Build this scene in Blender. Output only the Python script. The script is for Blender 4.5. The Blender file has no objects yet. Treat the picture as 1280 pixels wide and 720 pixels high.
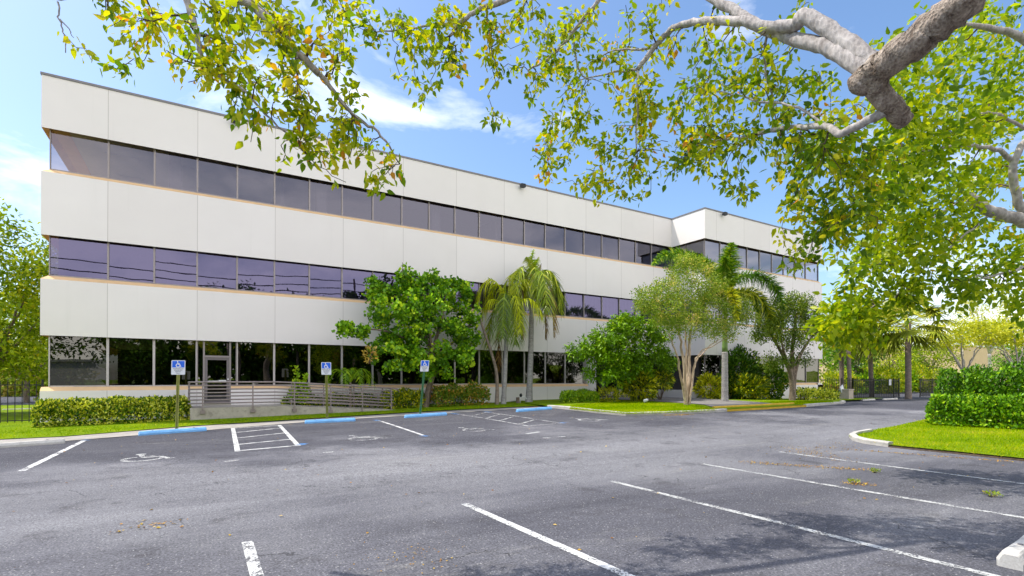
import bpy, math, random
import numpy as np
from mathutils import Vector, Matrix
from mathutils.geometry import delaunay_2d_cdt

rng = np.random.default_rng(7)
random.seed(7)
R_ = math.radians
scene = bpy.context.scene
COL = scene.collection

# ------------------------------------------------------------------ camera
F_PX, CX, CY, YAW, PITCH, CAM_H = 644.82, 640.0, 470.33, R_(31.238), R_(0.3447), 1.7
FY = 25.88                                   # facade plane (world Y)
_c, _s = math.cos(YAW), math.sin(YAW)
FWD = np.array([_s*math.cos(PITCH), _c*math.cos(PITCH), math.sin(PITCH)])
RIGHT = np.array([_c, -_s, 0.0])
UP = np.cross(RIGHT, FWD)
CAM = np.array([0, 0, CAM_H])

def ray(px, py):
    return FWD + RIGHT*((px-CX)/F_PX) + UP*((CY-py)/F_PX)
def sm(a, b, x):
    t = np.clip((np.asarray(x, float)-a)/(b-a), 0, 1)
    return t*t*(3-2*t)
def zl(x, y):
    """height of the car park surface: it climbs gently along the facade"""
    return 0.018*np.clip(np.asarray(x, float)+2, 0, 20)*sm(6, 20, y)*(1-sm(20, 50, x))
def G(px, py, off=0.0):
    """the point of the ground (plus off) seen at a photograph pixel"""
    d = ray(px, py); z = 0.0
    for _ in range(30):
        t = (z+off-CAM_H)/d[2]
        p = CAM+d*t
        z = 0.5*z+0.5*float(zl(p[0], p[1]))
    return p
def PY(px, py, Y):
    d = ray(px, py); return CAM+d*(Y/d[1])
def PD(px, py, dist):
    return CAM+ray(px, py)*dist

cam_d = bpy.data.cameras.new('camera'); cam = bpy.data.objects.new('camera', cam_d); COL.objects.link(cam)
cam_d.sensor_width = 36; cam_d.lens = 36*F_PX/1280
cam_d.shift_y = (CY-360)/1280; cam_d.clip_end = 5000; cam_d.clip_start = .05
M = Matrix((tuple(RIGHT), tuple(UP), tuple(-FWD))).transposed().to_4x4(); M.translation = Vector(CAM)
cam.matrix_world = M
scene.camera = cam

# ------------------------------------------------------------------ materials
def newmat(name):
    m = bpy.data.materials.new(name); m.use_nodes = True
    nt = m.node_tree; nt.nodes.clear()
    out = nt.nodes.new('ShaderNodeOutputMaterial')
    return m, nt, out
def N(nt, t, **kw):
    n = nt.nodes.new('ShaderNode'+t)
    for k, v in kw.items():
        if k.startswith('i_'):
            key = k[2:]; key = int(key) if key.isdigit() else key.replace('_', ' ')
            n.inputs[key].default_value = v
        else: setattr(n, k, v)
    return n
def L(nt, a, b): nt.links.new(a, b)
def ramp(nt, fac, stops, interp='LINEAR'):
    n = nt.nodes.new('ShaderNodeValToRGB'); n.color_ramp.interpolation = interp
    el = n.color_ramp.elements
    while len(el) < len(stops): el.new(0.5)
    for e, (p, c) in zip(el, stops):
        e.position = p; e.color = tuple(c)+(1,) if len(c) == 3 else c
    L(nt, fac, n.inputs[0]); return n.outputs[0]
def noise(nt, scale, detail=4, rough=.55, coord=None, dist=0.0):
    n = N(nt, 'TexNoise', i_Scale=scale, i_Detail=detail, i_Roughness=rough, i_Distortion=dist)
    if coord is not None: L(nt, coord, n.inputs['Vector'])
    return n.outputs[0]
def geo_pos(nt): return N(nt, 'NewGeometry').outputs['Position']
def mixc(nt, fac, a, b, mode='MIX'):
    n = N(nt, 'MixRGB', blend_type=mode)
    for i, v in ((0, fac), (1, a), (2, b)):
        if isinstance(v, (int, float)): n.inputs[i].default_value = v
        elif isinstance(v, tuple): n.inputs[i].default_value = v+(1,) if len(v) == 3 else v
        else: L(nt, v, n.inputs[i])
    return n.outputs[0]
def mth(nt, op, a, b=None, c=None):
    n = N(nt, 'Math', operation=op)
    for i, v in enumerate((a, b, c)):
        if v is None: continue
        if isinstance(v, (int, float)): n.inputs[i].default_value = v
        else: L(nt, v, n.inputs[i])
    return n.outputs[0]
def bump(nt, h, strength=.3, dist=.02):
    n = N(nt, 'Bump', i_Strength=strength, i_Distance=dist); L(nt, h, n.inputs['Height']); return n.outputs[0]

def simple(name, col, rough=.7, metal=0.0, var=.15, scale=6.0, bmp=0.0, spec=.4):
    m, nt, out = newmat(name)
    p = N(nt, 'BsdfPrincipled', i_Roughness=rough, i_Metallic=metal); p.inputs['Specular IOR Level'].default_value = spec
    g = geo_pos(nt)
    n = noise(nt, scale, 5, .6, g)
    a = tuple(c*(1-var) for c in col); b = tuple(min(1, c*(1+var)) for c in col)
    L(nt, ramp(nt, n, [(.3, a), (.7, b)]), p.inputs['Base Color'])
    if bmp: L(nt, bump(nt, noise(nt, scale*6, 4, .6, g), bmp), p.inputs['Normal'])
    L(nt, p.outputs[0], out.inputs[0]); return m

LEAF_GAIN = 1.75
def leafmat(name, stops, trans=.45, gloss=.02, rough=.4):
    m, nt, out = newmat(name)
    at = N(nt, 'Attribute', attribute_name='tint')
    k_ = 1.0 if name in ('fallen_leaf', 'dead_frond', 'grass_blades') else LEAF_GAIN
    c = ramp(nt, at.outputs['Fac'], [(p, (min(.75, r*k_*1.03), min(.78, g_*k_*1.03), b_*.55)) for p, (r, g_, b_) in stops])
    d = N(nt, 'BsdfDiffuse'); L(nt, c, d.inputs[0])
    t = N(nt, 'BsdfTranslucent'); L(nt, mixc(nt, 1.0, c, (1.0, 1.0, .55), 'MULTIPLY'), t.inputs[0])
    mx = N(nt, 'MixShader', i_0=trans); L(nt, d.outputs[0], mx.inputs[1]); L(nt, t.outputs[0], mx.inputs[2])
    gl = N(nt, 'BsdfGlossy', i_Roughness=rough)
    m2 = N(nt, 'MixShader', i_0=gloss); L(nt, mx.outputs[0], m2.inputs[1]); L(nt, gl.outputs[0], m2.inputs[2])
    L(nt, m2.outputs[0], out.inputs[0]); return m

def asphalt_mat():
    m, nt, out = newmat('asphalt')
    g = geo_pos(nt)
    p = N(nt, 'BsdfPrincipled', i_Roughness=.88); p.inputs['Specular IOR Level'].default_value = .10
    mp = N(nt, 'Mapping'); L(nt, g, mp.inputs[0]); mp.inputs['Rotation'].default_value = (0, 0, R_(-14)); mp.inputs['Scale'].default_value = (.35, 1.0, 1)
    big = noise(nt, .35, 6, .62, mp.outputs[0], .6)
    base = ramp(nt, big, [(.30, (.076, .076, .088)), (.46, (.116, .115, .130)), (.58, (.168, .167, .182)), (.70, (.245, .242, .248))])
    stain = noise(nt, 1.1, 6, .7, g, .3)
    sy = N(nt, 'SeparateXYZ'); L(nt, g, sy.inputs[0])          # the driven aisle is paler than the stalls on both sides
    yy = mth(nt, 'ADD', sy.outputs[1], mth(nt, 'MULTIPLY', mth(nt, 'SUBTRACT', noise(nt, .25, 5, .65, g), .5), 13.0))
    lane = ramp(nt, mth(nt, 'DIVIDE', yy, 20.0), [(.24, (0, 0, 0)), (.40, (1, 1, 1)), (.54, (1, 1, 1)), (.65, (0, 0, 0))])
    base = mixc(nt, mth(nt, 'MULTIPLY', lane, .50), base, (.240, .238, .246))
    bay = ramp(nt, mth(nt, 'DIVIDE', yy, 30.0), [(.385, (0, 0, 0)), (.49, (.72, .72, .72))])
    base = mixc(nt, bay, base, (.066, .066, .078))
    base = mixc(nt, ramp(nt, stain, [(.56, (0, 0, 0)), (.70, (.6, .6, .6))]), base, (.056, .053, .057))
    dust = noise(nt, .8, 8, .75, mp.outputs[0], .8)
    base = mixc(nt, ramp(nt, dust, [(.58, (0, 0, 0)), (.72, (.55, .55, .55))]), base, (.27, .26, .245))
    tm = N(nt, 'Mapping'); L(nt, g, tm.inputs[0]); tm.inputs['Rotation'].default_value = (0, 0, R_(7)); tm.inputs['Scale'].default_value = (.07, 1.5, 1)
    base = mixc(nt, ramp(nt, noise(nt, 1.6, 4, .6, tm.outputs[0], .4), [(.50, (0, 0, 0)), (.62, (.14, .14, .14)), (.68, (0, 0, 0))]), base, (.062, .060, .066))
    oil = N(nt, 'TexVoronoi', i_Scale=.55, i_Randomness=1.0)
    ow = N(nt, 'VectorMath', operation='ADD'); L(nt, g, ow.inputs[0]); on = N(nt, 'TexNoise', i_Scale=3.0, i_Detail=5.0); L(nt, g, on.inputs['Vector'])
    os_ = N(nt, 'VectorMath', operation='SCALE'); L(nt, on.outputs['Color'], os_.inputs[0]); os_.inputs['Scale'].default_value = .5; L(nt, os_.outputs[0], ow.inputs[1]); L(nt, ow.outputs[0], oil.inputs['Vector'])
    base = mixc(nt, ramp(nt, oil.outputs['Distance'], [(.03, (.42, .42, .42)), (.14, (0, 0, 0))]), base, (.035, .034, .037))
    fine = noise(nt, 42, 4, .8, g)
    base = mixc(nt, .72, base, ramp(nt, fine, [(.34, (.12, .12, .12)), (.5, (.48, .48, .48)), (.66, (.98, .98, .98))]), 'OVERLAY')
    mid = noise(nt, 11, 6, .75, g)
    base = mixc(nt, .42, base, ramp(nt, mid, [(.3, (.3, .3, .3)), (.7, (.75, .75, .75))]), 'OVERLAY')
    speck = N(nt, 'TexVoronoi', i_Scale=28.0); L(nt, g, speck.inputs['Vector'])
    sp = mth(nt, 'LESS_THAN', speck.outputs['Distance'], .20)
    sc = N(nt, 'TexWhiteNoise'); L(nt, speck.outputs['Color'], sc.inputs['Vector'])
    sp = mth(nt, 'MULTIPLY', sp, mth(nt, 'GREATER_THAN', sc.outputs[0], .70))
    base = mixc(nt, mth(nt, 'MULTIPLY', sp, .8), base, (.42, .41, .40))
    # cracks
    wv = N(nt, 'VectorMath', operation='ADD'); L(nt, g, wv.inputs[0])
    nz = N(nt, 'TexNoise', i_Scale=1.2, i_Detail=5.0); L(nt, g, nz.inputs['Vector'])
    vs = N(nt, 'VectorMath', operation='SCALE'); L(nt, nz.outputs['Color'], vs.inputs[0]); vs.inputs['Scale'].default_value = 1.6
    L(nt, vs.outputs[0], wv.inputs[1])
    cr = N(nt, 'TexVoronoi', feature='DISTANCE_TO_EDGE', i_Scale=.30); L(nt, wv.outputs[0], cr.inputs['Vector'])
    ck = mth(nt, 'LESS_THAN', cr.outputs['Distance'], .003)
    ck = mth(nt, 'MULTIPLY', ck, ramp(nt, noise(nt, .5, 2, .5, g), [(.48, (0, 0, 0)), (.58, (1, 1, 1))]))
    base = mixc(nt, mth(nt, 'MULTIPLY', ck, .65), base, (.03, .03, .032))
    L(nt, base, p.inputs['Base Color'])
    h = mth(nt, 'ADD', mth(nt, 'MULTIPLY', fine, 1.0), mth(nt, 'MULTIPLY', ck, -1.5))
    L(nt, bump(nt, h, .55, .012), p.inputs['Normal'])
    L(nt, p.outputs[0], out.inputs[0]); return m

def paint_mat(name, col, wear=.5):
    m, nt, out = newmat(name)
    g = geo_pos(nt)
    p = N(nt, 'BsdfPrincipled', i_Roughness=.75)
    c = ramp(nt, noise(nt, 7, 4, .6, g), [(.3, tuple(x*.72 for x in col)), (.65, col)])
    L(nt, c, p.inputs['Base Color'])
    tr = N(nt, 'BsdfTransparent')
    n1 = noise(nt, 38, 5, .75, g); n2 = noise(nt, 3.0, 3, .6, g)
    k = mth(nt, 'ADD', mth(nt, 'MULTIPLY', n1, .65), mth(nt, 'MULTIPLY', n2, .35))
    f = mth(nt, 'LESS_THAN', k, wear)
    mx = N(nt, 'MixShader'); L(nt, f, mx.inputs[0]); L(nt, p.outputs[0], mx.inputs[1]); L(nt, tr.outputs[0], mx.inputs[2])
    L(nt, mx.outputs[0], out.inputs[0]); return m

def stucco_mat():
    m, nt, out = newmat('stucco')
    g = geo_pos(nt)
    p = N(nt, 'BsdfPrincipled', i_Roughness=.85); p.inputs['Specular IOR Level'].default_value = .2
    sx = N(nt, 'SeparateXYZ'); L(nt, g, sx.inputs[0])
    base = ramp(nt, noise(nt, .5, 5, .6, g), [(.3, (.835, .785, .76)), (.7, (.87, .82, .795))])
    mp = N(nt, 'Mapping'); L(nt, g, mp.inputs[0]); mp.inputs['Scale'].default_value = (2.2, 2.2, .12)
    st = noise(nt, 1.3, 5, .65, mp.outputs[0])
    base = mixc(nt, ramp(nt, st, [(.58, (0, 0, 0)), (.85, (.22, .22, .22))]), base, (.64, .61, .57))
    pn = N(nt, 'TexWhiteNoise', noise_dimensions='2D'); pc = N(nt, 'CombineXYZ')
    L(nt, mth(nt, 'FLOOR', mth(nt, 'DIVIDE', mth(nt, 'ADD', sx.outputs[0], 1.605+30.5-1.525), 3.05)), pc.inputs[0]); L(nt, mth(nt, 'FLOOR', mth(nt, 'DIVIDE', mth(nt, 'ADD', sx.outputs[2], 1.0), 4.0)), pc.inputs[1]); L(nt, pc.outputs[0], pn.inputs['Vector'])
    base = mixc(nt, 1.0, base, ramp(nt, pn.outputs[0], [(0, (.955, .95, .945)), (1, (1, 1, 1))]), 'MULTIPLY')
    fr = mth(nt, 'FRACT', mth(nt, 'DIVIDE', mth(nt, 'ADD', sx.outputs[0], 1.605+30.5), 3.05))
    j = mth(nt, 'LESS_THAN', mth(nt, 'ABSOLUTE', mth(nt, 'SUBTRACT', fr, .5)), .0036)
    # fr==0.5 must be a joint: shift by half a bay
    fr.node.inputs[0].default_value = 0
    base = mixc(nt, mth(nt, 'MULTIPLY', j, .55), base, (.36, .31, .28))
    L(nt, base, p.inputs['Base Color'])
    fine = noise(nt, 60, 3, .6, g)
    L(nt, bump(nt, fine, .12, .01), p.inputs['Normal'])
    L(nt, p.outputs[0], out.inputs[0]); return m

def glass_mat(name, tint, refl, f0=.22, rough=0.0):
    m, nt, out = newmat(name)
    tr = N(nt, 'BsdfTransparent', i_Color=tint+(1,))
    gl = N(nt, 'BsdfGlossy', i_Color=refl+(1,), i_Roughness=rough)
    g = geo_pos(nt)
    L(nt, bump(nt, noise(nt, .55, 2, .4, g), .018, .25), gl.inputs['Normal'])
    fr = N(nt, 'Fresnel', i_IOR=1.5)
    f = mth(nt, 'ADD', mth(nt, 'MULTIPLY', fr.outputs[0], 1-f0), f0)
    mx = N(nt, 'MixShader'); L(nt, f, mx.inputs[0]); L(nt, tr.outputs[0], mx.inputs[1]); L(nt, gl.outputs[0], mx.inputs[2])
    L(nt, mx.outputs[0], out.inputs[0]); return m

def grass_ground_mat():
    m, nt, out = newmat('lawn_turf')
    g = geo_pos(nt)
    p = N(nt, 'BsdfPrincipled', i_Roughness=.95); p.inputs['Specular IOR Level'].default_value = .1
    c = ramp(nt, noise(nt, 1.3, 6, .7, g), [(.3, (.10, .18, .002)), (.5, (.18, .28, .003)), (.68, (.28, .32, .006)), (.8, (.36, .31, .06))])
    c = mixc(nt, .5, c, ramp(nt, noise(nt, 40, 4, .7, g), [(.3, (.2, .2, .2)), (.7, (.8, .8, .8))]), 'OVERLAY')
    L(nt, c, p.inputs['Base Color'])
    L(nt, bump(nt, noise(nt, 45, 4, .7, g), .8, .04), p.inputs['Normal'])
    L(nt, p.outputs[0], out.inputs[0]); return m

def concrete_mat(name, col, stain=.5):
    m, nt, out = newmat(name)
    g = geo_pos(nt)
    p = N(nt, 'BsdfPrincipled', i_Roughness=.9); p.inputs['Specular IOR Level'].default_value = .2
    c = ramp(nt, noise(nt, 2.2, 6, .7, g), [(.3, tuple(x*.75 for x in col)), (.6, col), (.8, tuple(min(1, x*1.12) for x in col))])
    c = mixc(nt, ramp(nt, noise(nt, 4.5, 6, .75, g, .5), [(.52, (0, 0, 0)), (.72, (stain,)*3)]), c, tuple(x*.4 for x in col))
    c = mixc(nt, .35, c, ramp(nt, noise(nt, 60, 3, .7, g), [(.3, (.3, .3, .3)), (.7, (.7, .7, .7))]), 'OVERLAY')
    L(nt, c, p.inputs['Base Color'])
    L(nt, bump(nt, noise(nt, 35, 5, .7, g), .3, .015), p.inputs['Normal'])
    L(nt, p.outputs[0], out.inputs[0]); return m

def bark_mat(name, dark, light, scale=6.0, stretch=.35, bstr=.7):
    m, nt, out = newmat(name)
    g = geo_pos(nt)
    p = N(nt, 'BsdfPrincipled', i_Roughness=.9); p.inputs['Specular IOR Level'].default_value = .15
    mp = N(nt, 'Mapping'); L(nt, g, mp.inputs[0]); mp.inputs['Scale'].default_value = (1, 1, stretch)
    n = noise(nt, scale, 8, .72, mp.outputs[0], .6)
    c = ramp(nt, n, [(.3, dark), (.5, tuple((a+b)/2 for a, b in zip(dark, light))), (.68, light)])
    v = N(nt, 'TexVoronoi', i_Scale=scale*4); L(nt, mp.outputs[0], v.inputs['Vector'])
    c = mixc(nt, .3, c, v.outputs['Distance'], 'OVERLAY')
    L(nt, c, p.inputs['Base Color'])
    h = mth(nt, 'ADD', n, mth(nt, 'MULTIPLY', v.outputs['Distance'], .5))
    L(nt, bump(nt, h, bstr, .05), p.inputs['Normal'])
    L(nt, p.outputs[0], out.inputs[0]); return m

MT = {}
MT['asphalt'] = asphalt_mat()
MT['white_paint'] = paint_mat('worn_white_paint', (.74, .74, .72), .47)
MT['white_paint_old'] = paint_mat('old_white_paint', (.60, .60, .58), .505)
MT['white_paint_mid'] = paint_mat('faded_white_paint', (.62, .62, .60), .49)
MT['blue_patch'] = paint_mat('worn_blue_paint', (.10, .28, .60), .50)
MT['stucco'] = stucco_mat()
MT['peach'] = simple('peach_trim_paint', (.80, .53, .28), .8, var=.06, scale=2)
MT['mullion'] = simple('window_frame_metal', (.30, .265, .26), .45, .35, .06)
MT['mullion_light'] = simple('pale_frame_metal', (.52, .48, .47), .45, .3, .06)
MT['door_frame'] = simple('door_frame_metal', (.20, .18, .185), .45, .4, .06)
MT['glass_upper'] = glass_mat('grey_tinted_glass', (.34, .33, .37), (.50, .50, .64), .13)
MT['glass_mid'] = glass_mat('violet_tinted_glass', (.18, .155, .26), (.30, .285, .48), .25)
MT['glass_ground'] = glass_mat('dark_tinted_glass', (.06, .065, .07), (.62, .62, .60), .11)
MT['glass_wing'] = glass_mat('wing_tinted_glass', (.34, .34, .38), (.62, .62, .72), .24)
MT['curtain'] = simple('pleated_curtain', (.55, .52, .60), .9, var=.12, scale=3)
MT['ceiling'] = simple('office_ceiling', (.72, .72, .72), .9, var=.04)
MT['interior'] = simple('office_wall', (.52, .50, .48), .9, var=.06)
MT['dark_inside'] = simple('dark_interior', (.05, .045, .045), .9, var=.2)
MT['cap'] = simple('dark_roof_coping', (.20, .19, .20), .5, .3, .1)
MT['roof'] = simple('roof_gravel', (.4, .39, .37), .95)
MT['concrete'] = concrete_mat('weathered_concrete', (.50, .45, .38), .75)
MT['walk'] = concrete_mat('walk_concrete', (.40, .37, .33), .5)
MT['kerb'] = concrete_mat('kerb_concrete', (.56, .53, .48), .45)
MT['yellow'] = concrete_mat('yellow_kerb_paint', (.70, .46, .05), .55)
MT['blue'] = concrete_mat('blue_stop_paint', (.24, .54, .92), .25)
MT['white_stop'] = concrete_mat('pale_stop_concrete', (.66, .63, .58), .45)
MT['grass'] = grass_ground_mat()
MT['blades'] = leafmat('grass_blades', [(0, (.13, .25, .001)), (.5, (.32, .47, .001)), (.85, (.56, .60, .004)), (1, (.70, .56, .16))], .45, .0)
MT['soil'] = simple('mulch_soil', (.10, .07, .045), .95, var=.4, scale=14, bmp=.6)
MT['rail'] = simple('brown_rail_paint', (.30, .245, .235), .45, .25, .14, 9)
MT['black_metal'] = simple('black_fence_paint', (.018, .02, .022), .5, .2, .1)
MT['post'] = simple('green_channel_steel', (.26, .27, .07), .45, .55, .35, 3.0)
MT['post_green'] = simple('green_painted_post', (.06, .20, .09), .5, .2, .25, 3.0)
MT['sign_white'] = simple('sign_white', (.76, .78, .80), .4, var=.03)
MT['sign_blue'] = simple('sign_blue', (.012, .13, .72), .4, var=.03)
MT['sign_ink'] = simple('sign_ink', (.05, .06, .10), .5, var=.03)
MT['bark_big'] = bark_mat('rough_brown_bark', (.11, .072, .05), (.60, .50, .41), 13, .7, .8)
MT['bark_pale'] = bark_mat('smooth_pale_bark', (.30, .26, .22), (.60, .55, .49), 5, .6, .35)
MT['bark_grey'] = bark_mat('smooth_grey_bark', (.27, .235, .215), (.56, .52, .49), 8, .5, .35)
MT['twig'] = simple('dark_twig_bark', (.09, .06, .05), .9, var=.3, scale=12)
MT['bark_crape'] = bark_mat('peeling_crape_bark', (.26, .17, .10), (.66, .52, .38), 4, .2, .4)
MT['bark_brown'] = bark_mat('brown_bark', (.10, .075, .055), (.30, .235, .18), 6, .4, .7)
MT['palm_trunk'] = bark_mat('grey_palm_trunk', (.22, .20, .19), (.44, .42, .40), 3.5, 3.0, .35)
MT['palm_brown'] = bark_mat('brown_palm_trunk', (.15, .11, .085), (.36, .29, .235), 5, 2.0, .6)
MT['crownshaft'] = simple('green_crownshaft', (.16, .26, .06), .4, var=.15)
MT['dead_frond'] = leafmat('dead_frond', [(0, (.12, .06, .03)), (.5, (.24, .14, .07)), (1, (.38, .26, .14))], .2, .02)
MT['orange'] = simple('orange_fruit', (.85, .36, .04), .5, var=.1)
YG = lambda n, st, **k: leafmat(n, st, **k)
MT['leaf_over'] = YG('autumn_tinged_leaf', [(0, (.06, .12, .008)), (.25, (.12, .20, .008)), (.50, (.25, .29, .012)), (.74, (.38, .36, .015)), (.96, (.48, .34, .02)), (1, (.42, .18, .04))], trans=.62)
MT['leaf_right'] = YG('fresh_green_leaf', [(0, (.06, .12, .010)), (.35, (.15, .225, .010)), (.7, (.31, .35, .015)), (.93, (.40, .40, .02)), (1, (.46, .30, .03))], trans=.62)
MT['leaf_gloss'] = YG('glossy_green_leaf', [(0, (.03, .085, .008)), (.45, (.075, .18, .012)), (.8, (.18, .32, .02)), (1, (.34, .44, .04))], trans=.16, gloss=.03)
MT['leaf_bush'] = YG('bright_bush_leaf', [(0, (.035, .085, .006)), (.45, (.09, .185, .008)), (.85, (.18, .29, .012)), (1, (.30, .36, .03))], trans=.18, gloss=.03)
MT['leaf_crape'] = YG('olive_crape_leaf', [(0, (.07, .12, .03)), (.45, (.13, .20, .045)), (.8, (.23, .27, .09)), (1, (.42, .33, .24))], trans=.28)
MT['leaf_dark'] = YG('dark_shrub_leaf', [(0, (.015, .04, .008)), (.5, (.035, .085, .014)), (.9, (.08, .15, .02)), (1, (.20, .22, .03))], trans=.12)
MT['leaf_hedge'] = YG('hedge_leaf', [(0, (.014, .045, .004)), (.4, (.045, .125, .006)), (.8, (.13, .26, .012)), (1, (.24, .35, .02))], trans=.16, gloss=.03)
MT['leaf_varieg'] = YG('variegated_leaf', [(0, (.02, .06, .012)), (.45, (.06, .12, .015)), (.62, (.40, .40, .05)), (1, (.72, .68, .26))], trans=.15)
MT['leaf_croton'] = YG('yellow_croton_leaf', [(0, (.03, .07, .01)), (.35, (.10, .15, .015)), (.6, (.45, .38, .02)), (1, (.70, .54, .05))], trans=.15, gloss=.03)
MT['leaf_redtip'] = YG('red_tipped_leaf', [(0, (.03, .07, .012)), (.5, (.08, .14, .02)), (.8, (.24, .20, .06)), (1, (.42, .17, .11))], trans=.15)
MT['leaf_queen'] = YG('queen_palm_leaf', [(0, (.06, .10, .025)), (.5, (.13, .19, .035)), (.9, (.25, .30, .06)), (1, (.36, .36, .12))], trans=.22, gloss=.03)
MT['leaf_yellowpalm'] = YG('yellow_palm_leaf', [(0, (.10, .14, .01)), (.5, (.26, .29, .015)), (.9, (.44, .44, .03)), (1, (.56, .48, .07))], trans=.3, gloss=.03)
MT['leaf_foxtail'] = YG('foxtail_palm_leaf', [(0, (.02, .06, .01)), (.5, (.055, .13, .018)), (.9, (.15, .25, .025)), (1, (.32, .36, .06))], trans=.18, gloss=.03)
MT['leaf_sabal'] = YG('fan_palm_leaf', [(0, (.08, .11, .03)), (.5, (.20, .23, .06)), (1, (.42, .38, .15))], trans=.18)
MT['leaf_forked'] = YG('fine_dull_green_leaf', [(0, (.022, .045, .010)), (.5, (.065, .105, .020)), (.9, (.13, .18, .03)), (1, (.26, .24, .08))], trans=.2)
MT['leaf_yellowtree'] = YG('yellow_canopy_leaf', [(0, (.16, .20, .03)), (.4, (.32, .33, .05)), (.8, (.50, .40, .07)), (1, (.58, .36, .10))], trans=.45)
MT['leaf_palebranch'] = YG('pale_twiggy_leaf', [(0, (.22, .23, .12)), (.6, (.40, .37, .24)), (1, (.52, .42, .32))], trans=.35)
MT['leaf_left'] = YG('sunny_canopy_leaf', [(0, (.06, .11, .012)), (.4, (.15, .21, .018)), (.8, (.30, .33, .03)), (1, (.45, .36, .06))], trans=.32)
MT['litter'] = leafmat('fallen_leaf', [(0, (.20, .08, .03)), (.5, (.42, .22, .08)), (.8, (.55, .38, .06)), (1, (.60, .42, .25))], .1, .03)
MT['tan_wall'] = simple('tan_rendered_wall', (.62, .45, .31), .9, var=.06, scale=1.5)
MT['awning'] = simple('blue_grey_awning', (.36, .44, .52), .6, var=.06)
MT['pale_wall'] = simple('pale_painted_wall', (.70, .70, .69), .85, var=.05, scale=1)
MT['stone'] = concrete_mat('beige_stone', (.52, .44, .37), .4)
MT['pipe_white'] = simple('white_pipe', (.72, .72, .70), .4)
MT['wire'] = simple('black_cable', (.02, .02, .02), .6)
MT['mesh_screen'] = None
def screen_mat():
    m, nt, out = newmat('dark_mesh_screen')
    d = N(nt, 'BsdfDiffuse', i_Color=(.03, .033, .036, 1)); t = N(nt, 'BsdfTransparent')
    mx = N(nt, 'MixShader', i_0=.42); L(nt, d.outputs[0], mx.inputs[1]); L(nt, t.outputs[0], mx.inputs[2])
    L(nt, mx.outputs[0], out.inputs[0]); return m
MT['mesh_screen'] = screen_mat()
MT['steel'] = simple('brushed_steel', (.6, .6, .6), .3, .9, .05)

# ------------------------------------------------------------------ mesh helpers
class MB:
    def __init__(s): s.v = []; s.f = []; s.m = []; s.n = 0
    def add(s, verts, faces, mi=0):
        b = s.n; s.v.extend([tuple(map(float, v)) for v in verts]); s.n += len(verts)
        for f in faces: s.f.append(tuple(b+i for i in f)); s.m.append(mi)
    def box(s, x0, x1, y0, y1, z0, z1, mi=0):
        v = [(x0,y0,z0),(x1,y0,z0),(x1,y1,z0),(x0,y1,z0),(x0,y0,z1),(x1,y0,z1),(x1,y1,z1),(x0,y1,z1)]
        s.add(v, [(0,3,2,1),(4,5,6,7),(0,1,5,4),(1,2,6,5),(2,3,7,6),(3,0,4,7)], mi)
    def bar(s, a, b, w, h, mi=0, up=(0,0,1)):
        a = np.array(a, float); b = np.array(b, float); d = b-a; d /= np.linalg.norm(d)
        u = np.array(up, float)
        if abs(d@u) > .98: u = np.array([1., 0, 0])
        r = np.cross(d, u); r /= np.linalg.norm(r); u = np.cross(r, d)
        v = [p+r*sx*w/2+u*sy*h/2 for p in (a, b) for sx, sy in ((-1,-1),(1,-1),(1,1),(-1,1))]
        s.add(v, [(3,2,1,0),(4,5,6,7),(0,1,5,4),(1,2,6,5),(2,3,7,6),(3,0,4,7)], mi)
    def tube(s, pts, rad, n=8, mi=0, cap=True, wob=0.0):
        pts = np.array(pts, float); k = len(pts)
        rad = np.full(k, rad) if np.isscalar(rad) else np.array(rad, float)
        t = np.gradient(pts, axis=0); t /= np.linalg.norm(t, axis=1)[:, None]+1e-9
        ref = np.array([0, 0, 1.]) if abs(t[0][2]) < .9 else np.array([1., 0, 0])
        r = np.cross(t[0], ref); r /= np.linalg.norm(r)
        vs = []
        for i in range(k):
            r = r-t[i]*(r@t[i]); r /= np.linalg.norm(r)+1e-9; u = np.cross(t[i], r)
            for j in range(n):
                a = 2*math.pi*j/n
                rr = rad[i]*(1+wob*(rng.random()-.5))
                vs.append(pts[i]+(r*math.cos(a)+u*math.sin(a))*rr)
        fs = []
        for i in range(k-1):
            for j in range(n):
                a = i*n+j; b = i*n+(j+1) % n
                fs.append((a, b, b+n, a+n))
        if cap: fs += [tuple(range(n-1, -1, -1)), tuple((k-1)*n+j for j in range(n))]
        s.add(vs, fs, mi)
    def build(s, name, mats, parent=None, smooth=False, tint=None):
        me = bpy.data.meshes.new(name); me.from_pydata(s.v, [], s.f)
        if not isinstance(mats, (list, tuple)): mats = [mats]
        for m in mats: me.materials.append(m)
        if len(mats) > 1: me.polygons.foreach_set('material_index', s.m)
        if smooth: me.polygons.foreach_set('use_smooth', [True]*len(me.polygons))
        me.update()
        return link(name, me, parent)
def link(name, me, parent=None):
    o = bpy.data.objects.new(name, me); COL.objects.link(o)
    if parent is not None: o.parent = parent; o.matrix_parent_inverse = parent.matrix_world.inverted()
    return o
def tag(o, label=None, cat=None, group=None, kind=None):
    if label: o['label'] = label
    if cat: o['category'] = cat
    if group: o['group'] = group
    if kind: o['kind'] = kind
    return o
def empty(name, loc, label=None, cat=None, group=None):
    o = bpy.data.objects.new(name, None); COL.objects.link(o); o.location = tuple(map(float, loc)); o.empty_display_size = .3
    o.matrix_world = Matrix.Translation(Vector(tuple(map(float, loc))))
    return tag(o, label, cat, group)
def copy_tree(o, parent=None):
    c = o.copy(); COL.objects.link(c)
    if parent is not None: c.parent = parent
    for ch in list(o.children): copy_tree(ch, c)
    return c

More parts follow.
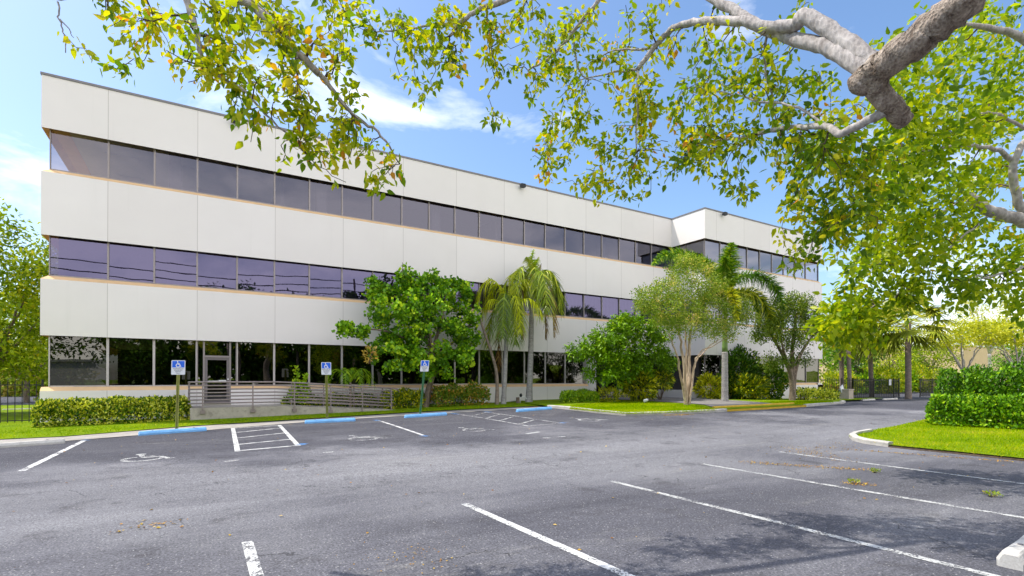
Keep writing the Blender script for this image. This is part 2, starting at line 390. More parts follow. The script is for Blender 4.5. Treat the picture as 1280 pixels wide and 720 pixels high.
def norm(v): return v/(np.linalg.norm(v, axis=-1, keepdims=True)+1e-9)
LEAF_T = {  # template verts (side, along, normal), faces
 'leaf': (np.array([(0,0,0),(.29,.26,.06),(.25,.60,.05),(0,1.08,-.10),(-.25,.60,.05),(-.29,.26,.06),(0,.45,-.04)]), [(0,1,2,6),(6,2,3),(0,6,4,5),(6,3,4)]),
 'round': (np.array([(0,0,0),(.42,.18,.03),(.50,.58,.05),(0,1,-.03),(-.50,.58,.05),(-.42,.18,.03),(0,.5,-.05)]), [(0,1,2,6),(6,2,3),(0,6,4,5),(6,3,4)]),
 'quad': (np.array([(0,0,0),(.30,.45,.07),(0,1.05,-.04),(-.30,.45,.07)]), [(0,1,2,3)]),
 'long': (np.array([(0,0,0),(.14,.40,.05),(0,1,-.12),(-.14,.40,.05)]), [(0,1,2,3)]),
 'blade': (np.array([(-.10,0,0),(.10,0,0),(0,1,.25)]), [(0,1,2)]),
}
class Leaves:
    def __init__(s): s.p=[]; s.d=[]; s.nn=[]; s.sz=[]; s.t=[]
    def add(s, pos, dirn, nrm, size, tint):
        s.p.append(pos); s.d.append(dirn); s.nn.append(nrm); s.sz.append(size); s.t.append(tint)
    def count(s): return sum(len(x) for x in s.p)
    def build(s, name, mat, parent=None, shape='leaf'):
        P = np.concatenate(s.p); D = norm(np.concatenate(s.d)); Nn = np.concatenate(s.nn); S = np.concatenate(s.sz); T = np.clip(np.concatenate(s.t), 0, 1)
        side = norm(np.cross(D, Nn)); nr = np.cross(side, D)
        tv, tf = LEAF_T[shape]
        V = P[:,None,:]+S[:,None,None]*(side[:,None,:]*tv[None,:,0:1]+D[:,None,:]*tv[None,:,1:2]+nr[:,None,:]*tv[None,:,2:3])
        k = len(tv); n = len(P)
        me = bpy.data.meshes.new(name)
        me.vertices.add(n*k); me.vertices.foreach_set('co', V.reshape(-1).astype(np.float32))
        li = np.concatenate([np.array(f) for f in tf]); ls = np.array([len(f) for f in tf])
        loops = (li[None,:]+k*np.arange(n)[:,None]).reshape(-1)
        me.loops.add(len(loops)); me.loops.foreach_set('vertex_index', loops.astype(np.int32))
        tot = np.tile(ls, n); start = np.concatenate([[0], np.cumsum(tot)[:-1]])
        me.polygons.add(len(tot)); me.polygons.foreach_set('loop_start', start.astype(np.int32)); me.polygons.foreach_set('loop_total', tot.astype(np.int32))
        at = me.attributes.new('tint', 'FLOAT', 'POINT'); at.data.foreach_set('value', np.repeat(T, k).astype(np.float32))
        me.materials.append(mat); me.update(calc_edges=True); me.validate()
        return link(name, me, parent)
def rdirs(n): return norm(rng.normal(size=(n, 3)))

def smoothpath(pts, k=5):
    pts = np.array(pts, float)
    if len(pts) < 3: return np.linspace(pts[0], pts[-1], k+1)
    out = []
    P = np.vstack([2*pts[0]-pts[1], pts, 2*pts[-1]-pts[-2]])
    for i in range(1, len(P)-2):
        for t in np.linspace(0, 1, k, endpoint=False):
            a, b, c, d = P[i-1], P[i], P[i+1], P[i+2]
            out.append(.5*((2*b)+(-a+c)*t+(2*a-5*b+4*c-d)*t*t+(-a+3*b-3*c+d)*t**3))
    out.append(pts[-1]); return np.array(out)

class Tree:
    """limbs drawn as tubes, twigs grown from them to scattered attractor points, leaves along the twigs"""
    def __init__(s): s.limbs=[]; s.nodes=[]; s.nr=[]; s.ends=[]; s.twigs=[]
    def limb(s, pts, r0, r1, k=5, wob=.0, n=9):
        p = smoothpath(pts, k); m = len(p)
        if wob: p[1:-1] += rng.normal(size=(m-2, 3))*wob
        r = np.linspace(r0, r1, m); s.limbs.append((p, r, n)); s.nodes.extend(p); s.nr.extend(r); return p
    def grow(s, att, rmax=.05, rtip=.004, seg=4, sag=.1, wob=.05, thin=.6):
        att = np.asarray(att, float)
        NP = np.array(s.nodes); NR = np.array(s.nr)
        d0 = np.min(np.linalg.norm(att[:,None,:]-NP[None,:,:], axis=2), axis=1)
        for i in np.argsort(d0):
            a = att[i]; d = np.linalg.norm(NP-a, axis=1)
            j = int(np.argmin(d+ .25*(NR < rtip*1.6)))
            b = NP[j]; L_ = d[j]
            if L_ < 1e-3: continue
            t = np.linspace(0, 1, seg+1)[:,None]
            p = b+(a-b)*t
            p[:,2] += (np.sin(t[:,0]*math.pi)*sag*L_*(rng.random()*.8+.2))
            p[1:-1] += rng.normal(size=(seg-1, 3))*wob*L_
            ra = min(NR[j]*thin, rmax, .008+.02*L_); ra = max(ra, rtip)
            r = np.linspace(ra, rtip, seg+1)
            s.twigs.append((p, r)); s.ends.append(p)
            NP = np.vstack([NP, p[1:]]); NR = np.concatenate([NR, r[1:]])
    def wood(s, name, mat, parent, twig_mat=None, min_r=0.0, ns=4):
        mb = MB()
        for p, r, n in s.limbs: mb.tube(p, r, n, 0, wob=.08)
        for p, r in s.twigs:
            if r[0] >= min_r: mb.tube(p, r, ns if r[0] < .03 else 6, 1 if (twig_mat and r[0] < .02) else 0, cap=False)
        return mb.build(name, [mat, twig_mat] if twig_mat else mat, parent, smooth=True)
    def leaves(s, per, size, spread, tint=(.4, .25), droop=.4, upn=.6, jitter=.3, span=(.35, 1.0), tint_fn=None):
        L_ = Leaves()
        E_ = s.ends; n = len(E_)*per
        idx = np.repeat(np.arange(len(E_)), per)
        t = span[0]+(span[1]-span[0])*rng.random(n)
        pos = np.empty((n, 3)); dr = np.empty((n, 3))
        for q in range(n):
            p = E_[idx[q]]; x = t[q]*(len(p)-1); i = min(int(x), len(p)-2)
            pos[q] = p[i]+(p[i+1]-p[i])*(x-i); dr[q] = p[i+1]-p[i]
        dr = norm(dr)
        off = rdirs(n)*(spread*rng.random((n, 1))**.5)
        pos = pos+off
        d = norm(dr*.5+rdirs(n)*.9+np.array([0, 0, -droop])+norm(off)*.5)
        nn = norm(rdirs(n)*(1-upn)+np.array([0, 0, upn]))
        cl = rng.normal(size=len(E_))*tint[1]*.7
        tt = tint[0]+cl[idx]+rng.normal(size=n)*tint[1]*.7
        if tint_fn is not None: tt = tt+tint_fn(pos)
        L_.add(pos, d, nn, size*(1-jitter+2*jitter*rng.random(n)), tt)
        return L_

def ellipsoid_points(n, c, r, shell=.45):
    d = rdirs(n); u = (shell**3+(1-shell**3)*rng.random(n))**(1/3)
    return np.array(c)+d*np.array(r)*u[:,None]

# ------------------------------------------------------------------ polygons on the ground
def densify(poly, step=.8, closed=True):
    out = []
    n = len(poly)
    for i in range(n if closed else n-1):
        a = np.array(poly[i][:2], float); b = np.array(poly[(i+1) % n][:2], float)
        k = max(1, int(np.linalg.norm(b-a)/step))
        for t in range(k): out.append(a+(b-a)*t/k)
    if not closed: out.append(np.array(poly[-1][:2], float))
    return np.array(out)
def inside(poly, P):
    x, y = P[:,0], P[:,1]; c = np.zeros(len(P), bool); n = len(poly)
    for i in range(n):
        x0, y0 = poly[i][:2]; x1, y1 = poly[(i+1) % n][:2]
        cond = ((y0 > y) != (y1 > y)) & (x < (x1-x0)*(y-y0)/((y1-y0)+1e-12)+x0)
        c ^= cond
    return c
def sheet(name, poly, off, mat, step=1.2, label=None, kind='structure', parent=None):
    b = densify(poly, step)
    x0, y0 = b.min(0); x1, y1 = b.max(0)
    g = np.stack(np.meshgrid(np.arange(x0, x1, step), np.arange(y0, y1, step)), -1).reshape(-1, 2)+rng.random(2)*.01
    g = g[inside(b, g)] if len(g) else g
    allv = [Vector(map(float, p)) for p in np.vstack([b, g])]
    nb = len(b)
    r = delaunay_2d_cdt(allv, [(i, (i+1) % nb) for i in range(nb)], [], 0, 1e-5)
    V = np.array([(v[0], v[1]) for v in r[0]])
    F = r[2]
    cen = np.array([V[list(f)].mean(0) for f in F])
    ins = inside(b, cen)
    mb = MB()
    offs = off(V[:,0], V[:,1]) if callable(off) else off
    z = zl(V[:,0], V[:,1])+offs
    fs = []
    for f, k in zip(F, ins):
        if k:
            a, b_, c = V[f[0]], V[f[1]], V[f[2]]
            cr = (b_[0]-a[0])*(c[1]-a[1])-(b_[1]-a[1])*(c[0]-a[0])
            fs.append(tuple(f) if cr > 0 else tuple(reversed(f)))
    mb.add(np.column_stack([V, z]), fs)
    return tag(mb.build(name, mat, parent, smooth=True), label, kind=kind)
def kerb(name, path, w, h, mat, side=1, base=0.0):
    """a kerb with a slightly rounded nose along a ground path"""
    P = densify(path, .4, False); t = norm(np.gradient(P, axis=0)); nrm = np.column_stack([-t[:,1], t[:,0]])*side
    prof = [(0, -.1), (0, h-.03), (.03, h), (w, h), (w, -.1)]
    mb = MB(); vs = []
    for p, nn in zip(P, nrm):
        z = float(zl(p[0], p[1]))+base
        jit = (rng.random()-.5)*.012
        for a, b in prof: vs.append((p[0]+nn[0]*(a+jit), p[1]+nn[1]*(a+jit), z+b+jit*.4*(b > 0)))
    k = len(prof); fs = []
    for i in range(len(P)-1):
        for j in range(k-1):
            q = (i*k+j, (i+1)*k+j, (i+1)*k+j+1, i*k+j+1)
            fs.append(q if side < 0 else q[::-1])
    fs += [tuple(range(k)), tuple((len(P)-1)*k+j for j in range(k-1, -1, -1))]
    mb.add(vs, fs)
    return tag(mb.build(name, mat), kind='structure')
def ribbon(mb, pts, w, off=.006, mi=0):
    P = densify(pts, .5, False)
    if len(P) < 2: return
    t = norm(np.gradient(P, axis=0)); nn = np.column_stack([-t[:,1], t[:,0]])*w/2
    vs = []
    for p, q in zip(P, nn):
        for a in (p-q, p+q): vs.append((a[0], a[1], float(zl(a[0], a[1]))+off))
    mb.add(vs, [(2*i, 2*i+2, 2*i+3, 2*i+1) for i in range(len(P)-1)], mi)
def grass(name, poly, n, h, off, hole=None, label=None, tint=.45):
    b = np.array([p[:2] for p in poly]); x0, y0 = b.min(0); x1, y1 = b.max(0)
    P = np.column_stack([rng.uniform(x0, x1, n*2), rng.uniform(y0, y1, n*2)])
    P = P[inside(b, P)][:n]
    if hole is not None: P = P[~hole(P)]
    m = len(P); z = zl(P[:,0], P[:,1])+off
    L_ = Leaves()
    d = norm(np.column_stack([rng.normal(size=(m, 2))*.8, np.ones(m)]))
    patch = np.sin(P[:,0]*1.7+np.sin(P[:,1]*2.3)*1.3)*np.sin(P[:,1]*1.9+P[:,0]*.6)*.18+np.sin(P[:,0]*.9+P[:,1]*1.4)*np.sin(P[:,1]*.7-P[:,0]*.5+1)*.2
    L_.add(np.column_stack([P, z-.005]), d, rdirs(m), h*(.6+.8*rng.random(m)), tint+patch+rng.normal(size=m)*.2)
    o = L_.build(name, MT['blades'], None, 'blade')
    return tag(o, label, 'grass', kind='stuff')

def px_poly(pts, off=0.0): return [G(x, y, off) for x, y in pts]

# ------------------------------------------------------------------ ground
def grid_sheet(name, xs, ys, zf, mat):
    X, Y = np.meshgrid(xs, ys); V = np.column_stack([X.ravel(), Y.ravel(), zf(X.ravel(), Y.ravel())])
    nx, ny = len(xs), len(ys)
    fs = [(j*nx+i, j*nx+i+1, (j+1)*nx+i+1, (j+1)*nx+i) for j in range(ny-1) for i in range(nx-1)]
    mb = MB(); mb.add(V, fs); return tag(mb.build(name, mat, None, True), kind='structure')
gx = np.concatenate([[-2500, -800, -300, -120], np.arange(-60, 101, 2.0), [140, 300, 800, 2500]])
gy = np.concatenate([[-2500, -800, -300, -120], np.arange(-60, 101, 2.0), [140, 300, 800, 2500]])
grid_sheet('ground', gx, gy, lambda x, y: zl(x, y)-.06, MT['grass'])
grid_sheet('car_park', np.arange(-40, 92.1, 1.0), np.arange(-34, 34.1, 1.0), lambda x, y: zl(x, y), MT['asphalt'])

walk_front = px_poly([(0,558.5),(90,551),(172,544.5),(240,539.5),(320,533),(400,526.5),(480,521.5),(560,516.8),(640,511.8),(684,509.5)])
lawn_front = px_poly([(0,548),(80,544.3),(160,538),(240,531.5),(320,527),(400,522),(480,517),(560,512.5),(640,508.6),(686,506.5)], .05)
wf = [np.array([-40, walk_front[0][1]-.5, 0])]+walk_front
lf = [np.array([-40, lawn_front[0][1]-.3, 0])]+lawn_front
BX0, BX1, BX2 = -5.14, 29.21, 43.8           # building corners along the facade
WY = 23.01                                    # wing facade plane
sheet('walkway', wf+lf[::-1], .012, MT['walk'], 1.0)
lawn_poly = lf+[np.array([lf[-1][0]+.2, FY+.3, 0]), np.array([BX0+.3, FY+.3, 0]), np.array([BX0+.3, 44, 0]), np.array([-40, 44, 0])]
def lawn_off(x, y): return .03+.05*sm(20, 25, y)
sheet('lawn', lawn_poly, lawn_off, MT['grass'], 1.0)
grass('lawn_grass', [p for p in lf]+[np.array([lf[-1][0], 24.4, 0]), np.array([-.3, 24.0, 0]), np.array([-6, 27, 0]), np.array([-40, 30, 0])], 60000, .07, .055,
      hole=lambda P: (P[:,0] < -16) | ((P[:,0] > -.5) & (P[:,0] < 9) & (P[:,1] > 23.7)), label='short bright green grass along the walkway and hedge', tint=.28)
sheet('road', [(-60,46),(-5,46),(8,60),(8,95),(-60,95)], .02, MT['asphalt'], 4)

# front bed with entrance walk on the right
kp = px_poly([(684,509.8),(696,510.6),(740,515.8),(782,520),(830,518.8),(870,517.2),(909,514.6)])
ky = px_poly([(909,514.6),(960,511.6),(1008,508.6)])
ke = px_poly([(1008,508.6),(1052,505),(1057,503.6),(1052,502.4)])
front = kp+ky[1:]+ke[1:]
back = [np.array([50, 21.2, 0]), np.array([50, 30, 0]), np.array([BX2-.3, 30, 0]), np.array([BX2-.3, WY+.3, 0]), np.array([BX1-.3, WY+.3, 0]), np.array([BX1-.3, 29.6, 0]), np.array([21.0, 29.6, 0]), np.array([21.0, FY+.3, 0]), np.array([lf[-1][0]+.2, FY+.3, 0])]
KH = .14
sheet('planting_bed', front+back, KH-.03, MT['grass'], 1.0)
kerb('kerb', kp, .16, KH, MT['kerb'], 1)
kerb('kerb', ke, .16, KH, MT['kerb'], 1)
kerb('yellow_kerb', ky, .16, .10, MT['yellow'], 1)
tt = norm(np.array([ky[-1][:2]-ky[0][:2]])) [0]; nn2 = np.array([-tt[1], tt[0]])
ky2 = [np.array([*(p[:2]+nn2*.62), 0]) for p in ky]
kerb('yellow_kerb', ky2, .12, .105, MT['yellow'], 1, .085)
sheet('step', [ky[0]+np.array([*nn2*.15,0]), ky[-1]+np.array([*nn2*.15,0]), ky2[-1], ky2[0]], .092, MT['walk'], .8)
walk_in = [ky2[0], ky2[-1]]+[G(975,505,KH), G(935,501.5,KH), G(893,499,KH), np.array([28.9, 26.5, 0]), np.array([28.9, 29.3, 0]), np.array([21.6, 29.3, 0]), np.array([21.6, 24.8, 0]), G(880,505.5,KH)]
sheet('entrance_walk', walk_in, KH+.0, concrete_mat('shaded_walk_concrete', (.25, .235, .22), .4), .8)  # darker copy of the walk concrete, tree shade put into its colour
gl_poly = px_poly([(712,510.6),(740,513.0),(782,516.6),(830,515.4),(870,513.6),(897,511.6),(872,506.5),(820,503),(760,502.5),(715,506)], KH)
grass('bed_grass', gl_poly, 26000, .07, KH-.03, label='patchy yellow green grass inside the kerbed bed')
grass('bed_grass', px_poly([(945,502.5),(1000,505),(1042,503),(1040,501),(985,500.5)], KH), 9000, .07, KH-.03, label='narrow strip of grass in front of the variegated shrubs', tint=.35)

# traffic island on the right
isl = px_poly([(1061,547),(1066,551),(1080,554.5),(1110,559),(1150,563),(1190,567),(1280,576.5)])
isl_far = [isl[-1]+np.array([.6, -6, 0]), isl[-1]+np.array([16, -7, 0]), np.array([34, 9.4, 0]), np.array([27.2, 10.0, 0])]
isl_back = px_poly([(1166,524),(1120,534.5),(1085,541),(1066,544.5)])
isl_poly = isl+isl_far+isl_back
sheet('island_lawn', isl_poly, .065, MT['grass'], .7)
grass('island_grass', isl_poly, 90000, .075, .055, hole=lambda P: P[:,0] > 26, label='bright green grass on the traffic island before the hedge', tint=.55)
kerb('kerb', isl_back[2:]+isl[:4], .15, .13, MT['kerb'], 1)
kerb('lawn_edge', isl[3:]+isl_far[:1], .12, .045, MT['soil'], 1)

# ------------------------------------------------------------------ car park paint
def paint(name, strips, mat, w=.10):
    mb = MB()
    for s_ in strips: ribbon(mb, s_, w)
    return tag(mb.build(name, mat), kind='structure')
def g2(*pts): return [G(x, y)[:2] for x, y in pts]
for st in [((309,677.5),(324,730)), ((580.5,630),(800,727)), ((762,601),(1260,725)), ((878,580),(1300,651)), ((975,565),(1310,609))]:
    paint('parking_line', [g2(*st)], MT['white_paint'] if st[0][0] < 600 else MT['white_paint_mid'], .105)
paint('parking_line', [g2((105,551),(27,589))], MT['white_paint'], .12)
paint('parking_line', [g2((474,526),(529,544.3))], MT['white_paint'], .10)
paint('hatch_marking', [g2((291,535),(297,564.5)), g2((349,531.5),(373,557.5)), g2((296,563.8),(373,557)),
      g2((293,541),(353,535)), g2((294,548),(359,541)), g2((295,556),(366,549)), g2((291.5,535.6),(349,531.8))], MT['white_paint'], .115)
paint('hatch_marking', [g2((570,517.6),(661,532.8)), g2((606,515.2),(700,529)), g2((661,532.8),(703,528.8)), g2((589,520.5),(608,515.3)), g2((606,523.5),(624,518)), g2((623,526.5),(641,521.2)), g2((648,530.6),(668,524.8))], MT['white_paint_old'], .10)
for a, b in [((105,550.6),(111,549.8)), ((374,556.5),(381,554.5)), ((468,525),(474,526)), ((527,544.6),(535,545.4)), ((565,516.8),(572,518)), ((701,529),(707,528.2)), ((606,514.6),(614,515.4))]:
    paint('blue_marking', [g2(a, b)], MT['blue_patch'], .22)
for a, b in [((658,542.5),(674,540)),((679,547.8),(706,545.8)),((281,577.5),(298,575)),((404,566),(418,565))]:
    paint('old_marking', [g2(a, b)], MT['white_paint_old'], .12)
def wheelchair_strokes():
    arc = [(.50+.30*math.cos(R_(a)), .30+.30*math.sin(R_(a))) for a in range(110, 365, 18)]
    return [arc, [(.43,.86),(.47,.60),(.50,.44)], [(.49,.62),(.74,.62)], [(.50,.45),(.78,.45),(.90,.10),(1.0,.12)]], (.42, .98)
def wheelchair_ground(px, py, size, mat):
    c = G(px, py); mb = MB()
    S, hd = wheelchair_strokes()
    f = lambda p: np.array([c[0]+(p[0]-.55)*size, c[1]+(p[1]-.5)*size])
    for s_ in S: ribbon(mb, [f(p) for p in s_], .085*size)
    h = f(hd); vs = [(h[0]+.085*size*math.cos(a), h[1]+.085*size*math.sin(a)) for a in np.linspace(0, 2*math.pi, 12, endpoint=False)]
    mb.add([(x, y, float(zl(x, y))+.006) for x, y in vs], [tuple(range(12))])
    return tag(mb.build('wheelchair_marking', mat), kind='structure')
wheelchair_ground(184, 571.5, 1.15, MT['white_paint_mid'])
wheelchair_ground(454, 547, 1.2, MT['white_paint_old'])
wheelchair_ground(591, 536.5, 1.15, MT['white_paint_old'])
wheelchair_ground(733, 524.2, 1.3, MT['white_paint_old'])

# ------------------------------------------------------------------ building
bld = empty('office_building', (BX0, FY, 0), 'three storey off white office block with dark ribbon windows and a projecting right wing', 'building')
PLAN = [(BX0, FY), (BX1, FY), (BX1, WY), (BX2, WY), (BX2, 44), (BX0, 44)]
def off_plan(d):
    P = np.array(PLAN); n = len(P); out = []
    for i in range(n):
        a, b, c = P[i-1], P[i], P[(i+1) % n]
        e1 = norm((b-a)[None])[0]; e2 = norm((c-b)[None])[0]
        n1 = np.array([-e1[1], e1[0]]); n2 = np.array([-e2[1], e2[0]])
        out.append(b+n1*d+n2*d)
    return np.array(out)
# plan runs left->right then back: inward is +Y on the facade
RC = .21                                       # window recess
Z = dict(roof=13.25, s3b=11.26, s2t=9.60, s2b=7.19, s1t=5.52, s1b=3.37, sill=1.26)
def band(name, rings, mats, mi):
    mb = MB(); n = len(PLAN); vs = []
    for d, z in rings:
        for x, y in off_plan(d): vs.append((x, y, z))
    mb.v = vs; mb.n = len(vs)
    for k in range(len(rings)-1):
        for i in range(n):
            j = (i+1) % n
            mb.f.append((k*n+i, k*n+j, (k+1)*n+j, (k+1)*n+i)); mb.m.append(mi[k])
    return mb.build(name, mats, bld)
SM = [MT['stucco'], MT['peach']]
band('roof_spandrel', [(.7, Z['s3b']+.23), (RC-.03, Z['s3b']+.23), (0, Z['s3b']), (0, Z['roof']), (.3, Z['roof']), (.3, Z['roof']-.5)], SM, [1, 1, 0, 0, 0])
band('third_floor_spandrel', [(.7, Z['s2b']+.23), (RC-.03, Z['s2b']+.23), (0, Z['s2b']), (0, Z['s2t']), (RC-.03, Z['s2t']+.15), (.7, Z['s2t']+.15)], SM, [1, 1, 0, 1, 1])
band('second_floor_spandrel', [(.7, Z['s1b']+.23), (RC-.03, Z['s1b']+.23), (0, Z['s1b']), (0, Z['s1t']), (RC-.03, Z['s1t']+.15), (.7, Z['s1t']+.15)], SM, [1, 1, 0, 1, 1])
mb = MB(); P_ = off_plan(-.03); Q_ = off_plan(.34)
for i in range(len(PLAN)):
    j = (i+1) % len(PLAN)
    v = [(*P_[i], Z['roof']+.004), (*P_[j], Z['roof']+.004), (*Q_[j], Z['roof']+.004), (*Q_[i], Z['roof']+.004)]
    w = [(x, y, z+.09) for x, y, z in v]
    mb.add(v+w, [(4,5,6,7),(0,1,5,4),(2,3,7,6),(3,2,1,0)])
mb.build('parapet_cap', MT['cap'], bld)
# ground storey wall, open at the entrance recess
EX0 = 21.49
mb = MB()
def base_run(a, b, nrm, mi=0):
    a = np.array(a); b = np.array(b); nrm = np.array(nrm)
    i0, i1 = a+nrm*(RC-.03), b+nrm*(RC-.03); j0, j1 = a+nrm*.7, b+nrm*.7
    v = [(*a,-.4),(*b,-.4),(*b,Z['sill']),(*a,Z['sill']),(*i1,Z['sill']+.15),(*i0,Z['sill']+.15),(*j1,Z['sill']+.15),(*j0,Z['sill']+.15),(*j0,-.4),(*j1,-.4)]
    mb.add(v, [(0,1,2,3)], 0); mb.add(v, [(3,2,4,5),(5,4,6,7)], 1); mb.add(v, [(8,0,3,5,7),(1,9,6,4,2)], 0)
DX0, DX1, DZ0 = .17, 1.18, .62
base_run((BX0, FY), (DX0-.02, FY), (0, 1)); base_run((DX1+.02, FY), (EX0, FY), (0, 1))
base_run((BX1, WY), (BX2, WY), (0, 1)); base_run((BX2, WY), (BX2, 44), (-1, 0)); base_run((BX0, 44), (BX0, FY+.705), (1, 0))
mb.build('base_wall', SM, bld)
mb = MB(); mb.box(EX0+.003, EX0+.62, FY+.004, FY+.62, -.3, Z['s1b']+.05)
mb.build('entrance_pier', MT['stucco'], bld)
mb = MB(); mb.box(EX0+.63, BX1-.0, FY+3.0, FY+3.3, -.3, .95); mb.box(27.0, 27.9, FY+2.0, FY+2.98, -.3, .95)
mb.build('recess_wall', MT['stucco'], bld)
mb = MB(); mb.box(EX0+.5, BX1+.6, FY+.72, FY+3.5, Z['s1b']+.236, Z['s1b']+.25); mb.build('porch_ceiling', MT['peach'], bld)
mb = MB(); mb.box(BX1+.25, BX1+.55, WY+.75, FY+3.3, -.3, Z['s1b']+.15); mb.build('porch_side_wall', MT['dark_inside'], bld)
mb = MB(); mb.box(BX1+.05, BX1+.24, WY+.75, FY+2.9, -.3, .95); mb.build('porch_sill_wall', MT['stucco'], bld)
# windows
zf = {3: (Z['s2t']+.15, Z['s3b']+.23), 2: (Z['s1t']+.15, Z['s2b']+.23), 1: (Z['sill']+.15, Z['s1b']+.23)}
def window(a, b, nrm, fl, glass, mul=.065, lite=False):
    """one window between plan points a and b, recessed along nrm; frame with a pane of glass behind it"""
    a = np.array(a, float); b = np.array(b, float); nrm = np.array(nrm, float); t = norm((b-a)[None])[0]
    z0, z1 = zf[fl]; w = np.linalg.norm(b-a)
    f = MB()
    def P(u, d, z): q = a+t*u+nrm*(RC+d); return (q[0], q[1], z)
    def bx(u0, u1, d0, d1, za, zb):
        v = [P(u0,d0,za),P(u1,d0,za),P(u1,d1,za),P(u0,d1,za),P(u0,d0,zb),P(u1,d0,zb),P(u1,d1,zb),P(u0,d1,zb)]
        f.add(v, [(0,3,2,1),(4,5,6,7),(0,1,5,4),(1,2,6,5),(2,3,7,6),(3,0,4,7)])
    bx(0, mul*.5, -.035, .06, z0+.004, z1-.004); bx(w-mul*.5, w, -.035, .06, z0+.004, z1-.004)
    bx(mul*.5, w-mul*.5, -.01, .05, z0+.004, z0+.05); bx(mul*.5, w-mul*.5, -.01, .05, z1-.05, z1-.004)
    o = f.build('window', MT['mullion_light'] if lite else MT['mullion'], bld)
    g = MB(); k1, k2 = rng.normal(size=2)*.007          # no two panes are set quite alike
    g.add([P(mul*.4,.02-k1-k2,z0+.02),P(w-mul*.4,.02+k1-k2,z0+.02),P(w-mul*.4,.02+k1+k2,z1-.02),P(mul*.4,.02-k1+k2,z1-.02)], [(0,1,2,3)])
    g.build('pane', glass, o)
    return o
mx = [BX0+RC]+[-3.135+1.524*k for k in range(0, 40) if -3.135+1.524*k < BX1-.4]+[BX1+RC-.02]
for fl, gm in ((3, MT['glass_upper']), (2, MT['glass_mid'])):
    for a, b in zip(mx[:-1], mx[1:]): window((a, FY), (b, FY), (0, 1), fl, gm)
wx = [BX1+RC]+[BX1+RC+.1+1.524*k for k in range(1, 9)]+[BX2-RC]
for fl in (3, 2, 1):
    for a, b in zip(wx[:-1], wx[1:]): window((a, WY), (b, WY), (0, 1), fl, MT['glass_wing'] if fl > 1 else MT['glass_ground'])
for fl in (3, 2):
    for a, b in ((FY+RC-.03, FY-1.05), (FY-1.05, WY+RC)): window((BX1, a), (BX1, b), (1, 0), fl, MT['glass_wing'])
for a, b in zip(mx[:-1], mx[1:]):
    if b > EX0+.9: break
    if a < .6 < b: continue
    window((a, FY), (min(b, EX0), FY), (0, 1), 1, MT['glass_ground'], .085, True)
# entrance door in the third bay
a, b = [q for q in zip(mx[:-1], mx[1:]) if q[0] < .6 < q[1]][0]
yd = FY+RC
mb = MB()
for x0, x1 in ((a, a+.04), (DX0-.03, DX0+.04), (DX1-.04, DX1+.03), (b-.04, b)):
    mb.box(x0, x1, yd-.05, yd+.06, (zf[1][0] if x0 in (a, b-.04) else DZ0), zf[1][1]-.003)
mb.box(DX0+.04, DX1-.04, yd-.07, yd+.07, 2.66, 2.74)
for x0, x1 in ((a+.04, DX0-.03), (DX1+.03, b-.04)):
    mb.box(x0, x1, yd-.01, yd+.05, zf[1][0]+.003, zf[1][0]+.05)
fr = mb.build('entrance_frame', MT['mullion'], bld)
mb = MB()
for x0, x1, z0, z1 in ((a+.04, DX0-.03, zf[1][0]+.05, zf[1][1]), (DX1+.03, b-.04, zf[1][0]+.05, zf[1][1]), (DX0+.04, DX1-.04, 2.74, zf[1][1])):
    mb.add([(x0,yd+.02,z0),(x1,yd+.02,z0),(x1,yd+.02,z1),(x0,yd+.02,z1)], [(0,1,2,3)])
mb.build('sidelight', glass_mat('sidelight_glass', (.20, .22, .27), (.8, .8, .9), .22), fr)
mb = MB()
mb.box(DX0+.045, DX0+.14, yd-.02, yd+.03, DZ0+.01, 2.655); mb.box(DX1-.14, DX1-.045, yd-.02, yd+.03, DZ0+.01, 2.655)
mb.box(DX0+.14, DX1-.14, yd-.02, yd+.03, DZ0+.01, DZ0+.16); mb.box(DX0+.14, DX1-.14, yd-.02, yd+.03, 2.55, 2.655)
dr = mb.build('door', MT['door_frame'], bld)
mb = MB(); mb.add([(DX0+.13,yd+.01,DZ0+.15),(DX1-.13,yd+.01,DZ0+.15),(DX1-.13,yd+.01,2.56),(DX0+.13,yd+.01,2.56)], [(0,1,2,3)]); mb.build('door_glass', MT['glass_ground'], dr)
mb = MB(); mb.box(DX0+.15, DX1-.15, yd-.07, yd-.04, 1.61, 1.64); mb.box(DX0+.56, DX1-.17, yd-.09, yd-.045, 1.57, 1.67); mb.box(DX1-.11, DX1-.06, yd-.05, yd-.021, 1.68, 1.74)
mb.build('door_handle', MT['pipe_white'], dr)
mb = MB(); mb.box(DX0-.03, DX1+.03, FY+.0, FY+.5, DZ0-.6, DZ0); mb.build('threshold', MT['concrete'], bld)
mb = MB(); mb.box(DX0-.019, DX0+.0, FY+.002, FY+.6, -.3, Z['sill']+.14); mb.build('door_jamb', MT['stucco'], bld)
# recessed lobby glazing
mb = MB(); mb.box(EX0+.6, BX1+.3, FY+2.94, FY+3.06, Z['s1b']+.05, Z['s1b']+.13); sf = mb.build('lobby_screen', MT['mullion'], bld)
for k in range(6):
    mb = MB(); x = EX0+.65+k*1.5; mb.box(x, x+.08, FY+2.95, FY+3.05, .95, Z['s1b']+.05); mb.build('mullion', MT['mullion'], sf)
mb = MB(); mb.add([(EX0+.6,FY+3.02,.95),(BX1+.3,FY+3.02,.95),(BX1+.3,FY+3.02,Z['s1b']+.15),(EX0+.6,FY+3.02,Z['s1b']+.15)], [(0,1,2,3)]); mb.build('lobby_glass', MT['glass_ground'], sf)
for x in (24.6,):
    mb = MB(); mb.box(x, x+.22, FY+.8, FY+1.0, -.2, Z['s1b']+.15); mb.build('porch_column', MT['black_metal'], bld)
